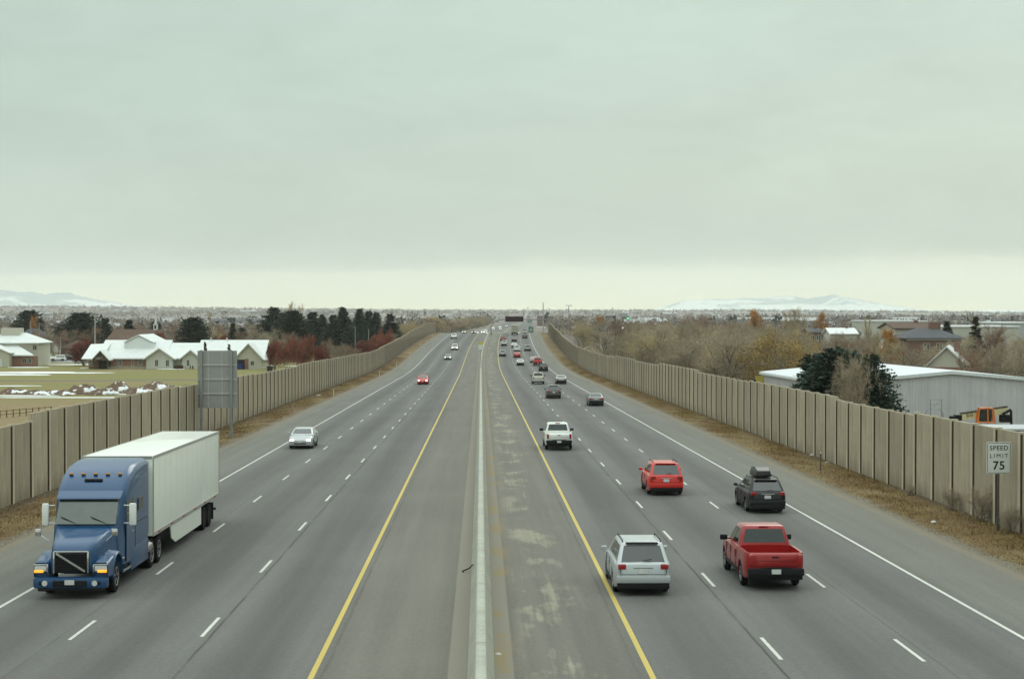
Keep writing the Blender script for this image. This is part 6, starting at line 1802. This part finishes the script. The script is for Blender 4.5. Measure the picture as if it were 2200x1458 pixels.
# ------------------------------------------------------------------ the playing field: path, snow, spoil heaps, fence, parked cars
M_SNOW = pmat('snow', (.74, .77, .78), .75, .08, 1.5, bmp=.3)
def sheet(name, pts_px, mat, dz=.03, kind='structure'):
    """irregular ground sheet from a list of photo points lying on the field, as world coordinates"""
    pts = []
    for px, py in pts_px:
        d = ray(px, py); lo, hi = 60, 900
        for _ in range(40):
            mm = (lo + hi) / 2; X_ = d.x / d.y * mm
            if H + d.z / d.y * mm > terrain(X_, mm): lo = mm
            else: hi = mm
        pts.append((d.x / d.y * lo, lo))
    return pts
def ground_patch(name, cxp, cyp, rx, ry, mat, seed, rot=0.0, dz=.05, th=.05, kind='structure', n=28):
    """ragged flat patch draped on the ground: slightly domed"""
    (X0, Y0), = sheet('', [(cxp, cyp)], None)
    r = np.random.default_rng(seed); ph = r.random(6) * 6.28
    rings = [1.0, .8, .5, .2]; V = []; Fc = []
    for j, q in enumerate(rings):
        for k in range(n):
            a = 2 * PI * k / n
            w_ = 1 + .18 * math.sin(2 * a + ph[0]) + .14 * math.sin(3 * a + ph[1]) + .10 * math.sin(5 * a + ph[2]) + .07 * math.sin(9 * a + ph[3])
            x, y = rx * q * w_ * math.cos(a), ry * q * w_ * math.sin(a)
            X_ = X0 + x * math.cos(rot) - y * math.sin(rot); Y_ = Y0 + x * math.sin(rot) + y * math.cos(rot)
            V.append((X_, Y_, tz(X_, Y_) + (dz + th * min(1, (1 - q) * 3) if j else -.12)))
    for j in range(len(rings) - 1):
        for k in range(n): Fc.append((j * n + k, j * n + (k + 1) % n, (j + 1) * n + (k + 1) % n, (j + 1) * n + k))
    V.append((X0, Y0, tz(X0, Y0) + dz + th)); c = len(V) - 1; b = (len(rings) - 1) * n
    mb = MB(); mb.add(V, Fc + [(b + k, b + (k + 1) % n, c) for k in range(n)])
    return tag(mb.build(name, mat, None, 60), kind=kind)
for i, (px, py, rx, ry, rot) in enumerate([(60, 800, 16, 3.6, .0), (145, 801, 12, 2.0, .0), (20, 805, 12, 3, 0), (60, 789, 6, 1.5, 0), (215, 791, 5, .9, 0), (300, 791, 7, .9, 0), (365, 793, 4, .7, 0), (545, 786, 7, 1.0, .1), (30, 850, 7, 1.0, 0), (100, 854, 22, .5, 0), (220, 854, 18, .5, .02), (30, 829, 5, .9, 0), (400, 842, 3, .8, .2), (330, 846, 6, .9, .2), (20, 780, 4, 1, 0), (130, 783, 14, 2.0, 0), (640, 786, 4, 1, 0)]):
    ground_patch('snow', px, py, rx, ry, M_SNOW, 40 + i, rot, kind='stuff')
# gravel path
for nm, pts, mt in (('path', [(0, 818), (90, 818), (200, 817.5), (300, 816.5), (400, 815.5), (470, 814)], pmat('path_grey', (.17, .175, .175), .9, .15, 1)),
                    ('parking_lot', [(75, 775), (130, 775), (190, 777)], pmat('lot_asphalt', (.20, .205, .20), .9, .15, .5, c2=(.30, .31, .31)))):
    w_ = 2.6 if nm == 'path' else 22
    P_ = sheet(nm, pts, None); V = []; 
    for (x, y) in P_:
        V += [(x, y - w_ / 2, tz(x, y - w_ / 2) + .05), (x, y + w_ / 2, tz(x, y + w_ / 2) + .05)]
    mb = MB(); mb.add(V, [(2 * i, 2 * i + 2, 2 * i + 3, 2 * i + 1) for i in range(len(P_) - 1)]); tag(mb.build(nm, mt), kind='structure')
# concrete channel running behind the wall
mb = MB()
V = []; yy = np.arange(78, 150, 3.0)
def dirt_material():
    m, nt, b = new_mat('spoil_dirt')
    g = nt.n('ShaderNodeNewGeometry'); pz_ = nt.sep(g.outputs['Position']); nz = nt.sep(g.outputs['Normal'])
    o = nt.obj(); n = nt.noise(o, .55, 5, .6); n2 = nt.noise(o, 4, 4, .7)
    c = nt.mix(nt.maprange(n2, .35, .65), (.10, .062, .042), (.18, .12, .08))
    sn = nt.math('MULTIPLY', nt.maprange(n, .525, .56), nt.maprange(nz[2], .45, .7))
    nt.L.new(nt.mix(sn, c, (.74, .77, .78)), b.inputs['Base Color']); b.inputs['Roughness'].default_value = .95
    bump(nt, b, n2, .8, .15)
    return m
M_DIRT = dirt_material()
def mound(px, py, wpx, hpx, seed, label):
    (X0, Y0), = sheet('', [(px, py)], None); k = Y0 / F
    R = wpx / 2 * k * 1.35; hh = hpx * k * .8; r = np.random.default_rng(seed); ph = r.random(8) * 6.28
    nr_, na = 9, 26; V = []; Fc = []
    for j in range(nr_ + 1):
        q = 1 - j / nr_
        for i in range(na):
            a = 2 * PI * i / na
            rr2 = R * q * (1 + .16 * math.sin(2 * a + ph[0]) + .12 * math.sin(3 * a + ph[1]) + .07 * math.sin(7 * a + ph[2]))
            x, y = rr2 * math.cos(a), rr2 * .7 * math.sin(a)
            z = hh * (1 - q ** 1.5) * (1 + .2 * math.sin(x * 1.9 + ph[3]) * math.sin(y * 1.7 + ph[4])) + (r.normal(0, hh * .07) if 0 < j < nr_ else 0)
            V.append((x, y, z - (.25 if j == 0 else 0)))
    for j in range(nr_):
        for i in range(na): Fc.append((j * na + i, j * na + (i + 1) % na, (j + 1) * na + (i + 1) % na, (j + 1) * na + i))
    mb = MB(); mb.add(V, Fc); o = mb.build('dirt_mound', M_DIRT, None, 80); o.location = (X0, Y0, tz(X0, Y0)); tag(o, label, 'dirt mound', 'snow-dusted spoil heaps on the field')
for i, (px, py, wp_, hp_, lb) in enumerate([(30, 846, 62, 15, 'long low snow-dusted dirt mound nearest the frame edge'), (78, 848, 50, 14, 'small dirt mound beside the one at the frame edge'), (115, 845, 44, 11, 'flattest dirt mound between the small one and the twin heaps'), (140, 848, 40, 13, 'small ragged dirt mound left of the tallest heap'),
                                            (182, 846, 62, 27, 'tallest snow-dusted dirt heap in the row'), (225, 848, 50, 18, 'dirt mound just right of the tallest heap'), (257, 842, 56, 26, 'peaked dirt heap beside the tallest one'), (297, 846, 64, 18, 'broad snow-covered mound right of the peaked heap'),
                                            (338, 838, 66, 21, 'dark dirt mound near the big sign'), (372, 840, 50, 15, 'low dirt mound next to the dark one near the big sign'), (405, 837, 44, 11, 'last low mound of dirt touching the big sign')]):
    mound(px, py, wp_, hp_, 60 + i, lb)
# wooden rail fence
(X1, Y1), (X2, Y2) = sheet('', [(0, 898), (110, 888)], None)
fe = thing('rail_fence', 'weathered two-rail wooden fence on the dry field behind the near wall', 'fence', (X1, Y1, tz(X1, Y1)))
nfp = 9; m = MB()
for i in range(nfp):
    f = i / (nfp - 1); x, y = (X2 - X1) * f, (Y2 - Y1) * f; z = tz(X1 + x, Y1 + y) - tz(X1, Y1)
    pp = MB(); pp.box((x, y, z + .4), (.11, .11, 1.2)); pp.build('post', M_TIMBER, fe)
for zz in (.45, .9):
    m = MB(); m.tube([(0, 0, zz), (X2 - X1, Y2 - Y1, zz + tz(X2, Y2) - tz(X1, Y1))], .04, 5); m.build('rail', M_TIMBER, fe)

def parked(kind, paint_, px, py, rot, name, label):
    (X_, Y_), = sheet('', [(px, py)], None)
    o = car(kind, paint_, 0, 0, False, name, label, 'cars parked by the chapel', Y=100, lane=0)
    o.location = (X_, Y_, tz(X_, Y_) + .08); o.rotation_euler = (0, 0, rot); return o
parked('pickup', P_WHITE, 103, 776, -PI / 2 - .1, 'pickup_truck', 'white pickup parked side-on in the lot beside the chapel')
parked('suv', P_WHITE, 124, 776, PI / 2 + .2, 'suv', 'white suv parked nose to tail with the white pickup by the chapel')
parked('suv', P_BLACK, 147, 775, -PI / 2 + .1, 'suv', 'dark suv parked beside the dark red tree')

# ------------------------------------------------------------------ litter and debris
def litter(px, py, size, mat, label, seed):
    Y_, X_ = road_hit(px, py); r = np.random.default_rng(seed)
    m = MB(); q = [(size * (.8 + .4 * r.random()) * math.cos(a), size * .7 * (.8 + .4 * r.random()) * math.sin(a)) for a in np.linspace(0, 2 * PI, 7)[:-1]]
    m.loft([[(x, y, .0) for x, y in q], [(x * .8, y * .8, size * .4 * (.6 + .6 * r.random())) for x, y in q], [(x * .3, y * .3, size * .55) for x, y in q]])
    o = m.build('litter', mat, None); o.location = (X_, Y_, rz(Y_) + (.12 if abs(X_) > 19.2 else .0)); tag(o, label, 'litter', 'scraps of litter beside the lanes')
M_PAPER = pmat('paper', (.58, .57, .54), .8)
litter(1746, 982, .22, M_PAPER, 'crumpled white scrap against the wall just left of the dark delineator', 1); litter(1776, 998, .16, M_PAPER, 'white scrap just right of the dark delineator', 2)
litter(2006, 1127, .14, M_PAPER, 'small white scrap in the verge below the short wall bay', 3); litter(684, 852, .30, M_PAPER, 'white scrap at the wall base left of the nearest delineator', 4)
litter(1070, 1405, .09, M_PAPER, 'bit of white paper at the foot of the barrier', 5); litter(1570, 985, .12, pmat('card', (.36, .30, .2), .8), 'tan scrap on the outer shoulder beyond the black estate car', 6)
Y_, X_ = road_hit(1002, 1228)
m = MB(); m.tube([(-.12, -.22, .03), (-.20, -.02, .05), (-.02, .05, .10), (.14, .16, .16), (.30, .34, .30), (.36, .55, .22)], [.02, .028, .03, .03, .028, .015], 6); m.v = [Vector(v) * .75 for v in m.v]
o = m.build('tyre_strip', M_TYRE, None, 50); o.location = (X_, Y_, rz(Y_)); tag(o, 'twisted black strip of tyre lying at the foot of the barrier', 'debris')

# ------------------------------------------------------------------ mountains and steam
def mountain_material():
    m, nt, b = new_mat('snowy_mountain')
    o = nt.obj(); x, y, z = nt.sep(o)
    n = nt.noise(nt.mapping(o, (1, 1, 2.2)), .0024, 8, .62, .6); n2 = nt.noise(o, .008, 5, .65)
    s = nt.math('ADD', nt.math('ADD', nt.math('MULTIPLY', n, .7), nt.math('MULTIPLY', n2, .3)), nt.maprange(z, 10, 130, -.06, .05))
    rock = nt.maprange(s, .485, .55)
    nt.L.new(nt.mix(rock, (.64, .68, .66), (.32, .39, .40)), b.inputs['Base Color']); b.inputs['Roughness'].default_value = 1; b.inputs['Specular IOR Level'].default_value = 0
    return m
M_MTN = mountain_material()
def mountain(prof, Y, depth, seed):
    """prof: (px, py) skyline. Builds a ridge of real depth with spurs running down towards the valley"""
    r = np.random.default_rng(seed)
    pxs = np.linspace(prof[0][0], prof[-1][0], 150)
    ph = r.random(12) * 6.28
    hv = np.interp(pxs, [p[0] for p in prof], [p[1] for p in prof])
    X0 = np.array([at(a, b, Y).x for a, b in zip(pxs, hv)]); Zt = np.array([at(a, b, Y).z for a, b in zip(pxs, hv)])
    z0 = -60
    nj = 40; V = np.empty((nj, len(pxs), 3))
    for j in range(nj):
        f = j / (nj - 1) * 2 - 1                      # -1 front foot .. 0 crest .. 1 back foot
        spur = sum(np.sin(X0 / sc + ph[i] + f * 2.3 * (1 + i * .4)) * am for i, (sc, am) in enumerate([(420, .5), (190, .3), (85, .18), (40, .09)]))
        hh = (1 - abs(f)) ** (1.0 + .25 * spur * (abs(f) > .01)) if abs(f) < 1 else 0 * spur
        V[j, :, 0] = X0; V[j, :, 1] = Y + f * depth + spur * depth * .06 * (1 - abs(f)) * (abs(f) > .01)
        V[j, :, 2] = z0 + (Zt - z0) * hh + r.normal(0, 2.5, len(pxs)) * (hh > .02) * (abs(f) > .01)
    i = np.arange(nj * len(pxs)).reshape(nj, -1)
    Fq = np.stack([i[:-1, :-1], i[:-1, 1:], i[1:, 1:], i[1:, :-1]], -1).reshape(-1, 4)
    tag(np_mesh('mountains', V.reshape(-1, 3), Fq, M_MTN), kind='structure')
mountain([(-420, 640), (-150, 612), (-40, 618), (0, 620), (30, 626), (60, 624), (90, 631), (120, 626), (145, 627), (175, 636), (205, 642), (240, 648), (280, 655), (330, 664), (380, 672)], 11500, 1500, 1)
mountain([(1390, 668), (1420, 660), (1450, 650), (1475, 644), (1500, 645), (1525, 641), (1560, 642), (1600, 640), (1640, 638), (1670, 636), (1695, 633), (1715, 636), (1740, 640), (1765, 636), (1790, 631), (1800, 634), (1830, 640), (1880, 650), (1960, 662), (2060, 672)], 12500, 1700, 2)
mountain([(1980, 680), (2070, 673), (2100, 667), (2128, 664), (2150, 667), (2180, 665), (2230, 663), (2300, 668), (2500, 672)], 13000, 1500, 3)

sm = MB()
p0 = at(1127, 690, 2300); p1 = at(1134, 657, 2300)
sm.tube([p0 + Vector((0, 0, -4)), p0.lerp(p1, .3) + Vector((-.6, 0, 0)), p0.lerp(p1, .6) + Vector((1, 0, 0)), p1], [1.2, 2.0, 2.6, 3.2], 9)
mm_ = bpy.data.materials.new('steam'); mm_.use_nodes = True; q = NT(mm_.node_tree); mm_.node_tree.nodes.remove(mm_.node_tree.nodes['Principled BSDF'])
vv = q.n('ShaderNodeVolumePrincipled'); vv.inputs['Color'].default_value = (1, 1, 1, 1); vv.inputs['Density'].default_value = .16
q.L.new(vv.outputs[0], mm_.node_tree.nodes['Material Output'].inputs['Volume'])
tag(sm.build('steam', mm_, None, 60), kind='stuff')
